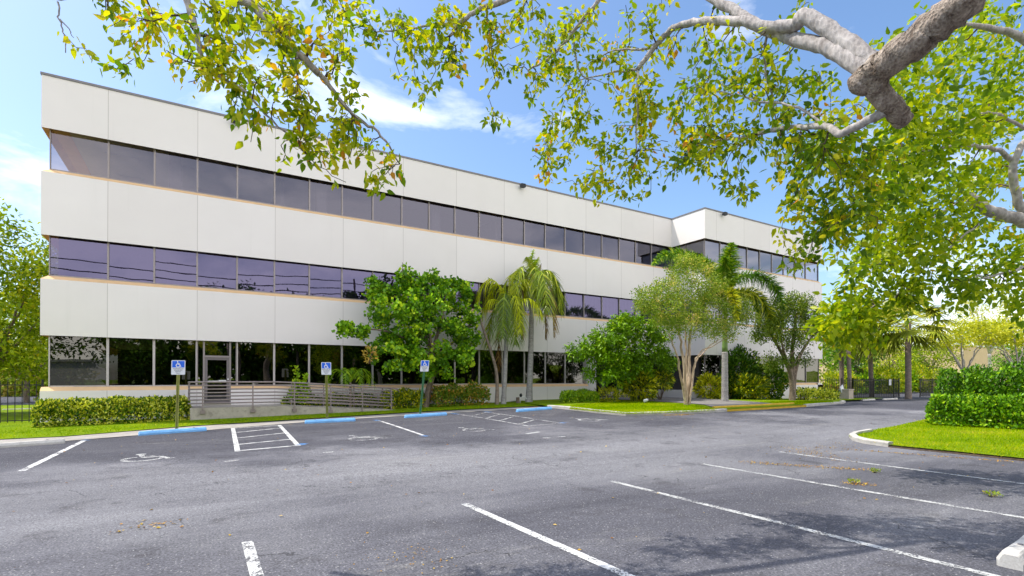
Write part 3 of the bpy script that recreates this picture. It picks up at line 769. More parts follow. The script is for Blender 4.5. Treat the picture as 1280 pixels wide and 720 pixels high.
# floors, ceilings and rooms behind the glass
for fl, zc in ((3, Z['s3b']+.24), (2, Z['s2b']+.24), (1, Z['s1b']+.315)):
    mb = MB()
    for x0, x1, y0, y1 in ((BX0+.5, BX1+.5, FY+.5, 43.5), (BX1+.5, BX2-.5, WY+.5, 43.5)):
        if fl == 1: mb.box(x0, x1, max(y0, FY+3.3), y1, zc, zc+.05); mb.box(x0, EX0+.5, FY+.5, FY+3.3, zc-.06, zc-.02) if x0 < 0 else mb.box(x0+.2, x1, WY+.5, FY+3.3, zc-.06, zc-.02)
        else: mb.box(x0, x1, y0, y1, zc, zc+.05)
    for x in np.arange(BX0+1.6, BX2-2, 2.6):      # recessed ceiling light trays
        for y in (FY+2.2, FY+5):
            if fl > 1: mb.box(x, x+1.2, y, y+.6, zc-.03, zc-.004, 1)
    mb.build('ceiling', [MT['ceiling'], MT['pale_wall']], bld)
    zb = {3: Z['s2t']-.7, 2: Z['s1t']-.7, 1: -.2}[fl]
    mb = MB(); mb.box(BX0+.5, BX2-.5, 43.0, 43.4, zb, zc)
    mb.box(BX0+5, BX2-6, FY+8, FY+8.3, zb, zc-.01)
    for x in np.arange(BX0+4.0, BX1, 6.1): mb.box(x, x+.45, FY+.9, FY+1.35, zb, zc-.012)
    mb.box(BX0+8.5, BX0+8.65, FY+1.4, FY+8, zb, zc-.011); mb.box(BX0+20.5, BX0+20.65, FY+1.4, FY+8, zb, zc-.011)
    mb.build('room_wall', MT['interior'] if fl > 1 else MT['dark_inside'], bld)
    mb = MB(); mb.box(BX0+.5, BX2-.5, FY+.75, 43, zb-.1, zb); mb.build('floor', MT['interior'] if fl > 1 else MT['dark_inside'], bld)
mb = MB()                                          # closed curtain behind the middle storey
xs = np.arange(BX0+.45, BX1-.3, .09); z0, z1 = zf[2]
ys = FY+RC+.22+.035*np.sin(xs*19)+.02*np.sin(xs*7.3)
mb.add([(x, y, z) for z in (z0-.1, z1) for x, y in zip(xs, ys)], [(i, i+1, len(xs)+i+1, len(xs)+i) for i in range(len(xs)-1)])
mb.build('curtain', MT['curtain'], bld, True)
mb = MB(); mb.box(BX0+.29, BX2-.29, FY+.29, 43.7, Z['roof']-.45, Z['roof']-.4); mb.box(BX1+.29, BX2-.29, WY+.29, FY+.28, Z['roof']-.45, Z['roof']-.4); mb.build('roof', MT['roof'], bld)
def flood(x, y, z):
    mb = MB(); mb.box(x-.03, x+.03, y-.1, y, z-.05, z+.03); mb.box(x-.14, x+.14, y-.32, y-.1, z-.12, z+.08); mb.build('floodlight', MT['black_metal'], bld)
flood(31.0, WY-.034, Z['roof']-.1); flood(1.3, FY-.034, Z['roof']-.15); flood(16.3, FY-.034, Z['roof']-.1)
# ghost of removed lettering fixings near the wing end: small patches in the stucco
mb = MB()
for k in range(7):
    x = 38.4+k*.62; mb.box(x, x+.34, WY-.004, WY+.01, 11.86+.03*(k % 3), 12.02+.03*(k % 2))
mb.build('patched_stucco', simple('patched_stucco', (.69, .68, .66), .9, var=.06, scale=8), bld)

# ------------------------------------------------------------------ access ramp with railings
RY0, RY1 = 23.8, 25.3
RX0, RX1, RXE = -.30, 3.1, 8.0
def ztop(x):
    ze = float(zl(RXE, RY0))+.07
    return .57 if x < RX1 else .57+(ze-.57)*(x-RX1)/(RXE-RX1)
rp = empty('access_ramp', (RX0, RY0, 0), 'low concrete wheelchair ramp rising to the glass door behind railings', 'ramp')
mb = MB(); xs = [RX0, RX1, RXE]
for i in range(2):
    xa, xb = xs[i], xs[i+1]
    v = [(xa,RY0,-.3),(xb,RY0,-.3),(xb,RY1+.55,-.3),(xa,RY1+.55,-.3),(xa,RY0,ztop(xa)),(xb,RY0,ztop(xb)),(xb,RY1+.55,ztop(xb)),(xa,RY1+.55,ztop(xa))]
    mb.add(v, [(4,5,6,7),(0,1,5,4),(2,3,7,6)]+([(3,0,4,7)] if i == 0 else [(1,2,6,5)]))
mb.build('ramp_slab', MT['concrete'], rp)
railing = empty('ramp_railing', (RX0, RY0, .57), 'brown metal railing with closely spaced horizontal bars along both sides of the ramp', 'railing')
heights = [1.02, .88, .74, .60, .46, .32, .18]
def rail_run(y, x0, x1, posts, bracket, extra=0.0, start_turn=False):
    for h in heights:
        mb = MB()
        pts = [(x, y, ztop(x)+h) for x in np.linspace(x0, x1, 9)]
        if extra and h == heights[0]: pts += [(x1+extra*.6, y, ztop(x1)+h-.03), (x1+extra, y, ztop(x1)+h-.18)]
        mb.tube(pts, .032 if h == heights[0] else .027, 8); mb.build('rail', MT['rail'], railing, True)
    for x in posts:
        mb = MB(); mb.box(x-.024, x+.024, y-.024, y+.024, ztop(x)-(.22 if bracket else 0), ztop(x)+1.0)
        if bracket: mb.box(x-.09, x+.09, y-.03, y+.07, ztop(x)-.24, ztop(x)-.1)
        mb.build('post', MT['rail'], railing)
yf = RY0-.04
rail_run(yf, RX0-.05, RXE-.15, [.12, 1.9, 3.5, 5.0, 6.4, 7.75], True, .3)
rail_run(RY1, RX1+.4, RXE-.0, [3.6, 5.0, 6.4, 7.8], False, .45)
for h in heights:
    mb = MB(); mb.tube([(RX0-.05, yf, .57+h), (RX0-.05, RY1+.4, .57+h)], .032 if h == heights[0] else .027, 8); mb.build('rail', MT['rail'], railing, True)
for y in (24.5, 25.5):
    mb = MB(); mb.box(RX0-.08, RX0-.02, y-.03, y+.03, .4, 1.6); mb.build('post', MT['rail'], railing)

# ------------------------------------------------------------------ wheel stops
def wheel_stop(a, b, mat, label, group=None, w=.16, h=.125, rebar=True):
    a = np.array(a[:2]); b = np.array(b[:2]); c = (a+b)/2
    o = empty('wheel_stop', (c[0], c[1], float(zl(*c))), label, 'wheel stop', group)
    d = b-a; L_ = np.linalg.norm(d); t = d/L_; n = np.array([-t[1], t[0]])
    mb = MB(); prof = [(-w/2, 0), (-w/2, h*.45), (-w/2+.035, h*.92), (-w/2+.05, h), (w/2-.05, h), (w/2-.035, h*.92), (w/2, h*.45), (w/2, 0)]
    k = len(prof); st = [0, .03, .05]+list(np.linspace(.12, L_-.12, 10))+[L_-.05, L_-.03, L_]
    vs = []
    for s_ in st:
        f = .8 if s_ in (0, L_) else 1.0
        for p, q in prof:
            w_ = a+t*s_+n*p*f*(1+.02*rng.normal()); vs.append((w_[0], w_[1], float(zl(*w_))+q*f+.002*rng.normal()))
    fs = [(i*k+j, (i+1)*k+j, (i+1)*k+j+1, i*k+j+1) for i in range(len(st)-1) for j in range(k-1)]
    fs += [tuple(range(k)), tuple((len(st)-1)*k+j for j in range(k-1, -1, -1))]
    mb.add(vs, [f[::-1] for f in fs]); mb.build('stop_block', mat, o)
    if rebar:
        for s_ in (.35, L_-.35):
            m2 = MB(); p = a+t*s_; z = float(zl(*p)); m2.tube([(p[0], p[1], z+h-.01), (p[0], p[1], z+h+.012)], .022, 8); m2.build('anchor_pin', MT['cap'], o)
    return o
SG = 'blue wheel stops of the disabled bays'
wheel_stop(G(173,544.5), G(258,538.5), MT['blue'], 'blue wheel stop in front of the hedge, under the leftmost sign', SG)
wheel_stop(G(381,529.5), G(444,526.3), MT['blue'], 'blue wheel stop in front of the ramp railing, second sign behind it', SG)
wheel_stop(G(506,522.5), G(558,519), MT['blue'], 'blue wheel stop below the leaning sign and the glossy round tree', SG)
wheel_stop(G(646,515), G(689,511.6), MT['blue'], 'blue wheel stop in front of the tall grey palm trunk', SG)
e1 = G(81, 554); e2 = e1+(G(0,560)-e1)/np.linalg.norm(G(0,560)-e1)*2.3
wheel_stop(e2, e1, MT['white_stop'], 'pale concrete wheel stop beside the walkway at the left photo edge')
k0 = G(1263.5, 711); wheel_stop(k0, k0+np.array([1.8, .12, 0]), MT['white_stop'], 'nearest pale concrete wheel stop, its blunt end entering at bottom right', w=.2, h=.15)
wheel_stop(G(1077,501), G(1093,500.2), MT['white_stop'], 'far pale wheel stop under the left half of the mesh gate', rebar=False)
wheel_stop(G(1104,500), G(1121,499.2), MT['white_stop'], 'far pale wheel stop under the right half of the mesh gate', rebar=False)

# ------------------------------------------------------------------ signs
def disabled_sign(px, py, ztop_, w, h, lean, mat, label, yaw=YAW*.35):
    b = G(px, py, .03)
    o = empty('parking_sign', b, label, 'sign', 'disabled parking signs')
    ax = np.array([math.sin(lean[0]), math.sin(lean[1]), 1.0]); H = ztop_-b[2]
    P = lambda u, dx=0, dy=0: b+ax*u+np.array([dx*math.cos(-yaw)-dy*math.sin(-yaw), dx*math.sin(-yaw)+dy*math.cos(-yaw), 0])
    mb = MB()                                        # U channel post
    for dx, dy, ww, dd in ((0, .012, .03, .006), (-.018, -.004, .006, .03), (.018, -.004, .006, .03), (-.032, -.018, .026, .005), (.032, -.018, .026, .005)):
        v = [P(u, dx+sx*ww/2, dy+sy*dd/2) for u in (-.2, H-.06) for sx, sy in ((-1,-1),(1,-1),(1,1),(-1,1))]
        mb.add(v, [(3,2,1,0),(4,5,6,7),(0,1,5,4),(1,2,6,5),(2,3,7,6),(3,0,4,7)])
    mb.build('post', mat, o)
    def plate(name, u0, u1, wd, d0, d1, m, parent, rr=.025):
        c = []
        for cx, cz, a0 in ((wd/2-rr, u1-rr, 0), (-wd/2+rr, u1-rr, 90), (-wd/2+rr, u0+rr, 180), (wd/2-rr, u0+rr, 270)):
            for a in (0, 30, 60, 90): c.append((cx+rr*math.cos(R_(a0+a)), cz+rr*math.sin(R_(a0+a))))
        n = len(c); v = [P(z, x, d) for d in (d0, d1) for x, z in c]
        mb = MB(); mb.add(v, [tuple(range(n)), tuple(range(2*n-1, n-1, -1))]+[(i, n+i, n+(i+1) % n, (i+1) % n) for i in range(n)])
        return mb.build(name, m, parent)
    sp = plate('sign_panel', H-h, H, w, -.030, -.024, MT['sign_white'], o)
    plate('blue_field', H-h*.50, H-.022, w-.05, -.033, -.0302, MT['sign_blue'], sp, .008)
    S, hd = wheelchair_strokes(); mb = MB(); s_ = h*.40
    f = lambda p: (p[0]*s_*.95-.52*s_, H-h*.47+p[1]*s_)
    for st in S:
        q = np.array([f(p) for p in st]); t = norm(np.gradient(q, axis=0)); nn = np.column_stack([-t[:,1], t[:,0]])*s_*.07
        v = [P(z, x, -.0338) for a_, b_ in zip(q-nn, q+nn) for x, z in (a_, b_)]
        mb.add(v, [(2*i, 2*i+2, 2*i+3, 2*i+1) for i in range(len(q)-1)])
    c = f(hd); mb.add([P(c[1]+s_*.10*math.sin(a_), c[0]+s_*.10*math.cos(a_), -.0338) for a_ in np.linspace(0, 2*math.pi, 12, endpoint=False)], [tuple(range(12))])
    mb.build('wheelchair_symbol', MT['sign_white'], sp)
    for k, (txt, fs) in enumerate((('PARKING BY', .052), ('DISABLED', .052), ('PERMIT', .05), ('ONLY', .045))):
        cu = bpy.data.curves.new('lettering', 'FONT'); cu.body = txt; cu.size = fs*h/.46; cu.align_x = 'CENTER'
        tmp = bpy.data.objects.new('lettering', cu); COL.objects.link(tmp)
        me = bpy.data.meshes.new_from_object(tmp.evaluated_get(bpy.context.evaluated_depsgraph_get()))
        bpy.data.objects.remove(tmp); bpy.data.curves.remove(cu)
        z = H-h*(.62+.105*k)
        for v in me.vertices: v.co = Vector(P(z+v.co.y, v.co.x, -.0338))
        me.materials.append(MT['sign_ink']); link('lettering', me, sp)
    return o
disabled_sign(221, 538.5, 2.31, .385, .46, (.02, 0), MT['post'], 'blue and white wheelchair parking sign on olive post in front of the hedge')
disabled_sign(409, 524.5, 2.36, .36, .48, (-.02, 0), MT['post'], 'blue and white wheelchair parking sign on olive post before the ramp railing')
disabled_sign(525, 517.5, 2.52, .36, .48, (.10, 0), MT['post_green'], 'leaning wheelchair parking sign on green post against the glossy round tree')

# ------------------------------------------------------------------ vegetation makers
def crown_tree(name, label, base, limbs, att, mats, per, size, spread, shape='leaf', cat='tree', tint=(.4, .25), group=None, rmax=.05, sag=.08, droop=.3, upn=.6, twig_min=0.0, **kw):
    o = empty(name, base, label, cat, group)
    T = Tree()
    for l in limbs: T.limb(*l)
    T.grow(att, rmax=rmax, sag=sag)
    T.wood('trunk', mats[0], o, mats[2] if len(mats) > 2 else None, twig_min)
    lv = T.leaves(per, size, spread, tint, droop, upn, **kw); lv.build('crown', mats[1], o, shape)
    return o
def shrub(name, label, base, r, n, size, leaf, shape='leaf', stems=7, cat='shrub', tint=(.45, .25), group=None, lump=.25, up=.5):
    """a rounded shrub: forked stems inside and leaves spread through a lumpy volume, densest near its skin"""
    base = np.array(base, float); o = empty(name, base, label, cat, group)
    mb = MB()
    for k in range(stems):
        a = rng.random()*6.28; e = base+np.array([math.cos(a)*r[0]*.6, math.sin(a)*r[1]*.6, r[2]*(1.1+.7*rng.random())])
        m = base+np.array([math.cos(a)*r[0]*.2, math.sin(a)*r[1]*.2, r[2]*.7])
        mb.tube(smoothpath([base+rng.normal(size=3)*.03*np.array([1,1,0])-np.array([0,0,.1]), m, e], 3), np.linspace(.022, .006, 7), 5)
    mb.build('stem', MT['twig'], o, True)
    d = rdirs(n); ph = rng.random(6)*6.28
    lf_ = 1+lump*(np.sin(d[:,0]*5+ph[0])*np.sin(d[:,1]*4+ph[1])+.6*np.sin(d[:,2]*6+ph[2]+d[:,0]*3))
    u = rng.random(n)**.33; u = .35+.65*u
    pos = base+np.array([0, 0, r[2]*.95])+d*np.array(r)*(lf_*u)[:,None]
    pos[:,2] = np.maximum(pos[:,2], base[2]+.02+.05*rng.random(n))
    L_ = Leaves(); cl = np.sin(pos[:,0]*7+ph[3])*np.sin(pos[:,1]*7+ph[4])*np.sin(pos[:,2]*8+ph[5])*.2
    L_.add(pos, norm(d*.9+rdirs(n)*.7+np.array([0, 0, up])), norm(rdirs(n)+np.array([0, 0, .8])+d*.6), size*(.6+.8*rng.random(n)), tint[0]+cl+rng.normal(size=n)*tint[1])
    L_.build('foliage', leaf, o, shape); return o
def hedge(name, label, path, width, height, n, size, leaf, shape='leaf', base_off=.1, tint=(.45, .25), lump=.12, group=None, flowers=None):
    P = densify(path, .3, False); ln = np.concatenate([[0], np.cumsum(np.linalg.norm(np.diff(P, axis=0), axis=1))])
    mid = P[len(P)//2]; o = empty(name, (mid[0], mid[1], float(zl(*mid))+base_off), label, 'hedge', group)
    mb = MB()
    for s_ in np.arange(.15, ln[-1], .35):
        x = np.interp(s_, ln, P[:,0]); y = np.interp(s_, ln, P[:,1]); z = float(zl(x, y))+base_off-.1
        for q in range(2):
            e = rng.normal(size=3)*np.array([.15, .15, .05]); mb.tube([(x, y, z), (x+e[0]*.5, y+e[1]*.5, z+height*.45), (x+e[0], y+e[1], z+height*.85)], [.018, .013, .006], 5)
    mb.build('stem', MT['twig'], o, True)
    s_ = rng.uniform(-.05, ln[-1]+.05, n); x = np.interp(s_, ln, P[:,0]); y = np.interp(s_, ln, P[:,1])
    t = norm(np.gradient(P, axis=0)); tx = np.interp(s_, ln, t[:,0]); ty = np.interp(s_, ln, t[:,1])
    a = rng.uniform(-.15, 3.3, n); cu = np.sign(np.cos(a))*np.abs(np.cos(a))**.45; su = np.clip(np.sin(a), 0, 1)**.45
    lp = 1+lump*(np.sin(s_*2.9+1)*np.sin(a*3+s_*1.3)+.5*np.sin(s_*6.1))
    u = 1-.55*rng.random(n)**1.3
    lat = cu*width/2*lp*u; hh = su*height*lp*u
    endfade = np.minimum(1, np.minimum(s_+.05, ln[-1]+.05-s_)/.35+.55)
    pos = np.column_stack([x-ty*lat, y+tx*lat, zl(x, y)+base_off+np.maximum(hh*endfade, .03)])
    out = np.column_stack([-ty*cu, tx*cu, su+.2])
    L_ = Leaves(); cl = np.sin(s_*4.1)*np.sin(a*4+s_)*.15
    L_.add(pos, norm(out*.6+rdirs(n)*.8+np.array([0, 0, .3])), norm(out+rdirs(n)*.8), size*(.6+.8*rng.random(n)), tint[0]+cl+rng.normal(size=n)*tint[1])
    L_.build('foliage', leaf, o, shape)
    if flowers:
        for q in flowers:
            m = MB()
            for k in range(6):
                c = np.array(q)+rng.normal(size=3)*.05; m.tube([c-np.array([0,0,.05]), c, c+np.array([0,0,.05])], [.03, .07, .02], 6)
            m.build('flower', MT['orange'], o, True)
    return o
def strip_leaflets(mb_v, mb_f, mb_t, base, d, up, length, width, droop, tint, seg=3):
    """curved leaflet strips, vectorised: base, d (n,3); droop pulls the tip down"""
    n = len(base); side = norm(np.cross(d, up))
    rings = []
    for k in range(seg+1):
        t = k/seg
        c = base+d*(length*t)[:,None]+np.array([0, 0, -1.])*(droop*length*t**2)[:,None]
        w = width*(1-.85*t**1.5)*.5
        rings.append(c-side*w[:,None]); rings.append(c+side*w[:,None])
    V = np.stack(rings, 1); k2 = 2*(seg+1); off = sum(len(v) for v in mb_v)
    mb_v.append(V.reshape(-1, 3)); mb_t.append(np.repeat(tint, k2))
    b = off+np.arange(n)*k2
    for k in range(seg): mb_f.append(np.column_stack([b+2*k, b+2*k+1, b+2*k+3, b+2*k+2]))
def quads_mesh(name, Vs, Fs, Ts, mat, parent, rach=None, rmat=None):
    V = np.concatenate(Vs); Fq = np.concatenate(Fs); T = np.concatenate(Ts)
    if rach is not None:
        nb = len(V); rv = np.array(rach.v); V = np.vstack([V, rv]); T = np.concatenate([T, np.full(len(rv), .75)])
        rf = np.array([f for f in rach.f if len(f) == 4])+nb; Fq = np.vstack([Fq, rf])
    me = bpy.data.meshes.new(name); me.vertices.add(len(V)); me.vertices.foreach_set('co', V.reshape(-1).astype(np.float32))
    me.loops.add(Fq.size); me.loops.foreach_set('vertex_index', Fq.reshape(-1).astype(np.int32))
    me.polygons.add(len(Fq)); me.polygons.foreach_set('loop_start', np.arange(0, Fq.size, 4, dtype=np.int32)); me.polygons.foreach_set('loop_total', np.full(len(Fq), 4, np.int32))
    at = me.attributes.new('tint', 'FLOAT', 'POINT'); at.data.foreach_set('value', np.clip(T, 0, 1).astype(np.float32))
    me.materials.append(mat); me.update(calc_edges=True); me.validate()
    return link(name, me, parent)
def frond(parent, pts, leaflet, n, mat, droop=.5, width=.03, ring=False, tint=.45, rad=.022, spread_t=.15, name='frond', hang=0.0):
    p = smoothpath(pts, 6); ln = np.concatenate([[0], np.cumsum(np.linalg.norm(np.diff(p, axis=0), axis=1))])
    rb = MB(); rb.tube(p, np.linspace(rad, rad*.25, len(p)), 5, cap=False)
    V, Fq, T = [], [], []
    t = norm(np.gradient(p, axis=0))
    for sd in ((-1, 1) if not ring else (-1, 1, 0)):
        s_ = np.linspace(ln[-1]*spread_t, ln[-1]*.99, n)+rng.normal(size=n)*.01
        b = np.column_stack([np.interp(s_, ln, p[:,k]) for k in range(3)]); tt = norm(np.column_stack([np.interp(s_, ln, t[:,k]) for k in range(3)]))
        side = norm(np.cross(tt, np.array([0, 0, 1.])+rng.normal(size=3)*.01)); up = np.cross(side, tt)
        if ring:
            a = rng.uniform(0, 6.28, n); lat = side*np.cos(a)[:,None]+up*np.sin(a)[:,None]
        else: lat = side*sd+up*(.25+.3*rng.normal(size=(n, 1)))
        d = norm(lat*.9+tt*(.55 if not ring else .5)+rng.normal(size=(n, 3))*.12+np.array([0, 0, -hang]))
        u = s_/ln[-1]; l = leaflet*(np.sin(np.clip((u-spread_t)/(1-spread_t)*.86+.14, 0, 1)*math.pi)**.55)*(.8+.4*rng.random(n))
        strip_leaflets(V, Fq, T, b, d, norm(np.cross(d, tt)+rng.normal(size=(n, 3))*.3), l, np.full(n, width), np.full(n, droop)*(.6+.8*rng.random(n)), tint+rng.normal(size=n)*.28)
    return quads_mesh(name, V, Fq, T, mat, parent, rb)
def palm_trunk(parent, pts, r0, r1, mat, flare=1.5):
    p = smoothpath(pts, 8); m = len(p); u = np.linspace(0, 1, m)
    r = r0+(r1-r0)*u+r0*(flare-1)*np.exp(-u*14)
    r = r*(1+.025*np.sin(u*95)); mb = MB(); mb.tube(p, r, 14); return mb.build('trunk', mat, parent, True)
def arch(c, az, reach, rise, fall, k=4):
    """control points of a frond from crown c: rises then falls"""
    d = np.array([math.cos(az), math.sin(az), 0])
    return [c, c+d*reach*.3+np.array([0,0,rise*.8]), c+d*reach*.65+np.array([0,0,rise]), c+d*reach*.92+np.array([0,0,rise-fall*.45]), c+d*reach*1.0+np.array([0,0,rise-fall])]

# ------------------------------------------------------------------ planting along the facade
def at(px, Y, off=0.0):
    x = PY(px, 480, Y)[0]; return np.array([x, Y, float(zl(x, Y))+off])
hedge('hedge', 'long clipped yellow and green variegated hedge under the ground floor windows at left', [at(42,23.7)[:2], at(120,24.0)[:2], at(236,24.5)[:2]], .9, .95, 15000, .085, MT['leaf_varieg'], 'leaf', .04, (.50, .30), .05)
# mixed low hedge right of the ramp and the red tipped hedge
hedge('hedge', 'low yellow green croton hedge between the ramp and the leaning trunk', [at(478,25.0)[:2], at(528,25.0)[:2]], .9, .85, 3200, .10, MT['leaf_croton'], 'leaf', .1, (.36, .28))
hedge('hedge', 'reddish tipped hedge beneath the glossy round tree', [at(541,24.6)[:2], at(608,24.6)[:2]], .9, 1.02, 5200, .10, MT['leaf_redtip'], 'leaf', .1, (.50, .28))
hedge('hedge', 'yellow flecked hedge seen through the ramp railing', [at(352,25.6)[:2], at(470,25.6)[:2]], .5, .75, 4500, .08, MT['leaf_varieg'], 'leaf', .05, (.40, .25))
shrub('sapling', 'thin bright green sapling with two upright shoots behind the ramp railing', at(374,25.35,.45), (.42,.3,.55), 420, .13, MT['leaf_bush'], 'leaf', 4, 'sapling', (.75, .2), up=.8)
b = at(374,25.35,.45); 
for dx, hh in ((-.15, 1.75), (.33, 1.35)):
    sh_ = Leaves(); n = 130; u = rng.random(n); sh_.add(b+np.column_stack([dx*u+rng.normal(size=n)*.07, rng.normal(size=n)*.07, hh*u]), rdirs(n)+np.array([0,0,.6]), rdirs(n), .13*(.6+.7*rng.random(n)), .8+rng.normal(size=n)*.15)
    sh_.build('shoot', MT['leaf_bush'], bpy.data.objects['sapling'], 'leaf')['kind'] = 'stuff'
# small arching palm
b = at(438,25.25,.55); o = empty('small_palm', b, 'small feathery palm with arching fronds rising behind the ramp railing', 'palm')
c = b+np.array([0,0,.85]); palm_trunk(o, [b-np.array([0,0,.6]), b+np.array([0,0,.3]), c], .06, .05, MT['palm_brown'])
for az, re, ri, fa in ((R_(170),.95,.55,.75),(R_(185),1.15,.62,.9),(R_(-5),1.15,.6,1.0),(R_(10),.9,.55,.6),(R_(120),.7,.7,.4),(R_(60),.8,.7,.5),(R_(-70),.8,.55,.8),(R_(-120),.85,.6,.8),(R_(-40),1.0,.65,.9)):
    frond(o, arch(c, az, re, ri, fa), .34, 26, MT['leaf_bush'], .55, .03, tint=.55)

# glossy round tree with the leaning trunk
base = at(531, 24.7, .1); dpt = base@FWD
P3 = lambda px, py, Y: PY(px, py, Y)
limbs = [([base-np.array([0,0,.3]), P3(536,485,24.7), P3(543,462,24.6), P3(540,440,24.5)], .17, .12, 5),
         ([P3(540,440,24.5), P3(525,405,24.4), P3(505,365,24.3)], .10, .04, 5), ([P3(540,440,24.5), P3(552,400,24.7), P3(560,355,24.8)], .10, .04, 5),
         ([P3(541,445,24.5), P3(500,420,24.0), P3(470,412,23.6), P3(432,412,23.4)], .07, .018, 5), ([P3(542,448,24.5), P3(575,420,24.3), P3(592,400,24.2)], .07, .03, 5),
         ([P3(540,440,24.5), P3(535,400,23.8), P3(530,370,23.4)], .08, .03, 5), ([P3(505,365,24.3), P3(503,345,24.3), P3(503,328,24.3)], .03, .012, 4), ([P3(560,355,24.8), P3(582,360,24.6)], .03, .012, 4)]
att = []
for cx, cy, rx, ry, n, Yc, ry_ in ((480,385,24,30,36,24.3,1.2),(512,400,36,48,70,24.0,1.6),(548,390,36,48,70,24.2,1.6),(580,400,24,46,46,24.3,1.2),(495,440,36,26,44,23.8,1.2),(540,450,50,24,50,23.7,1.2),(503,345,15,18,16,24.3,.7),(467,360,14,16,12,24.2,.7),(540,352,20,14,16,24.5,.8),(578,365,14,20,14,24.4,.7),(430,412,13,9,9,23.4,.4),(452,418,14,10,9,23.6,.4),(585,440,18,26,20,24.2,.8)):
    for _ in range(n):
        d = rdirs(1)[0]; u = rng.random()**.4
        att.append(PY(cx+rx*d[0]*u, cy+ry*d[2]*u, Yc+ry_*d[1]*u))
crown_tree('round_tree', 'glossy dark green tree with leaning forked trunk left of the palms', base, limbs, att, [MT['bark_brown'], MT['leaf_gloss'], MT['twig']], 36, .135, .26, 'round', tint=(.46, .33), droop=-.7, upn=.35)
shrub('dry_twig_spray', 'spray of dry pinkish brown leaves hanging below the glossy round tree crown', PY(462,452,23.2), (.28,.2,.34), 110, .12, MT['litter'], 'leaf', 3, 'dry branch', (.85, .15))

# queen palms
def queen_palm(label, px, Y, crown_px, crown_py, top_px, r0, r1, mat_leaf, fr, tint=.45, second=None):
    base = at(px, Y, .1); o = empty('queen_palm', base, label, 'palm')
    c = PY(crown_px, crown_py, Y)
    palm_trunk(o, [base-np.array([0,0,.3]), base+(c-base)*.35+np.array([.02,0,0]), base+(c-base)*.7, c], r0, r1, MT['palm_trunk'])
    for az, re, ri, fa, lf_, mt in fr:
        frond(o, arch(c+np.array([0,0,-.1]), R_(az+rng.normal()*7), re*(.85+.4*rng.random()), ri*(.7+.7*rng.random()), fa*(.85+.65*rng.random())), lf_*(1.0+.35*rng.random()), 52, mt or mat_leaf, .8, .052, tint=tint+rng.normal()*.22, rad=.03, hang=.35)
    return o, c
RG = -math.degrees(YAW)
o, c = queen_palm('tall queen palm with drooping grey green fronds and an orange fruit cluster', 661, 24.3, 666, 350, 663, .17, .12, MT['leaf_queen'],
   [(RG+5,1.7,.55,1.9,.7,None),(RG-25,1.55,.6,1.7,.7,None),(RG+30,1.6,.7,1.3,.65,None),(RG-60,1.3,.45,1.9,.65,None),(RG-95,1.15,.5,2.0,.6,None),(RG-130,1.3,.5,1.9,.65,None),(RG+180,1.5,.6,1.7,.65,None),(RG+160,1.3,.65,1.3,.6,None),(RG+205,1.5,.5,1.9,.65,None),(RG+60,1.2,.6,1.2,.6,None),(RG+100,1.2,.65,1.2,.6,None),(RG-40,1.1,.25,2.3,.5,MT['dead_frond']),(RG+195,.7,.1,2.1,.45,MT['dead_frond']),(RG-10,.7,.1,2.4,.4,MT['dead_frond'])], .5)
frond(o, [c, c+np.array([.02,0,.6]), c+np.array([-.06,0,1.15]), c+np.array([.05,-.05,1.75])], .55, 90, MT['leaf_bush'], .6, .045, tint=.85, rad=.03, hang=.1)
frond(o, [c, c+np.array([-.12,0,.5]), c+np.array([-.25,0,1.0]), c+np.array([-.45,-.05,1.25])], .55, 80, MT['leaf_queen'], .7, .045, tint=.85, rad=.03, hang=.2)
frond(o, [c, c+np.array([.1,0,.5]), c+np.array([.2,0,1.0]), c+np.array([.38,-.05,1.35])], .5, 80, MT['leaf_queen'], .7, .045, tint=.9, rad=.03, hang=.2)
mb = MB()
for _ in range(60):
    q = c+np.array([-.02,-.16,.28])+rdirs(1)[0]*np.array([.20,.14,.20])*rng.random()**.4; mb.tube([q-np.array([0,0,.03]), q, q+np.array([0,0,.03])], [.015,.035,.012], 5)
mb.build('fruit_cluster', MT['orange'], o, True)
mb = MB(); mb.tube(smoothpath([c+np.array([.1,-.05,.15]), c+np.array([.35,-.1,.55]), c+np.array([.52,-.1,.98])], 4), np.concatenate([np.linspace(.03,.09,5), np.linspace(.085,.008,4)]), 7); mb.build('spathe', MT['palm_brown'], o, True)
o, c = queen_palm('shorter yellow green palm with hanging fronds and two grey trunks at its foot', 629, 24.2, 635, 386, 634, .13, .09, MT['leaf_yellowpalm'],
   [(RG+180,1.75,1.25,1.5,.6,None),(RG+160,1.2,1.6,1.3,.55,None),(RG+200,1.7,.7,1.2,.6,None),(RG+10,1.5,1.35,1.3,.55,None),(RG-15,1.7,.55,1.1,.6,None),(RG+30,1.0,1.7,1.2,.5,None),(RG-75,.9,.55,2.4,.7,MT['leaf_queen']),(RG-120,1.0,.6,2.6,.7,MT['leaf_queen']),(RG+100,1.1,1.3,1.2,.5,None),(RG-45,1.1,.9,1.5,.6,None),(RG+150,1.5,.2,1.6,.5,MT['leaf_queen']),(RG-10,.8,.1,1.9,.4,MT['dead_frond']),(RG+190,.5,.05,2.3,.4,MT['dead_frond'])], .5)
b2 = at(621, 24.2, .1); palm_trunk(o, [b2-np.array([0,0,.3]), PY(621,470,24.2), PY(614,440,24.15), PY(603,408,24.1), PY(600,395,24.1)], .10, .05, MT['palm_brown'])
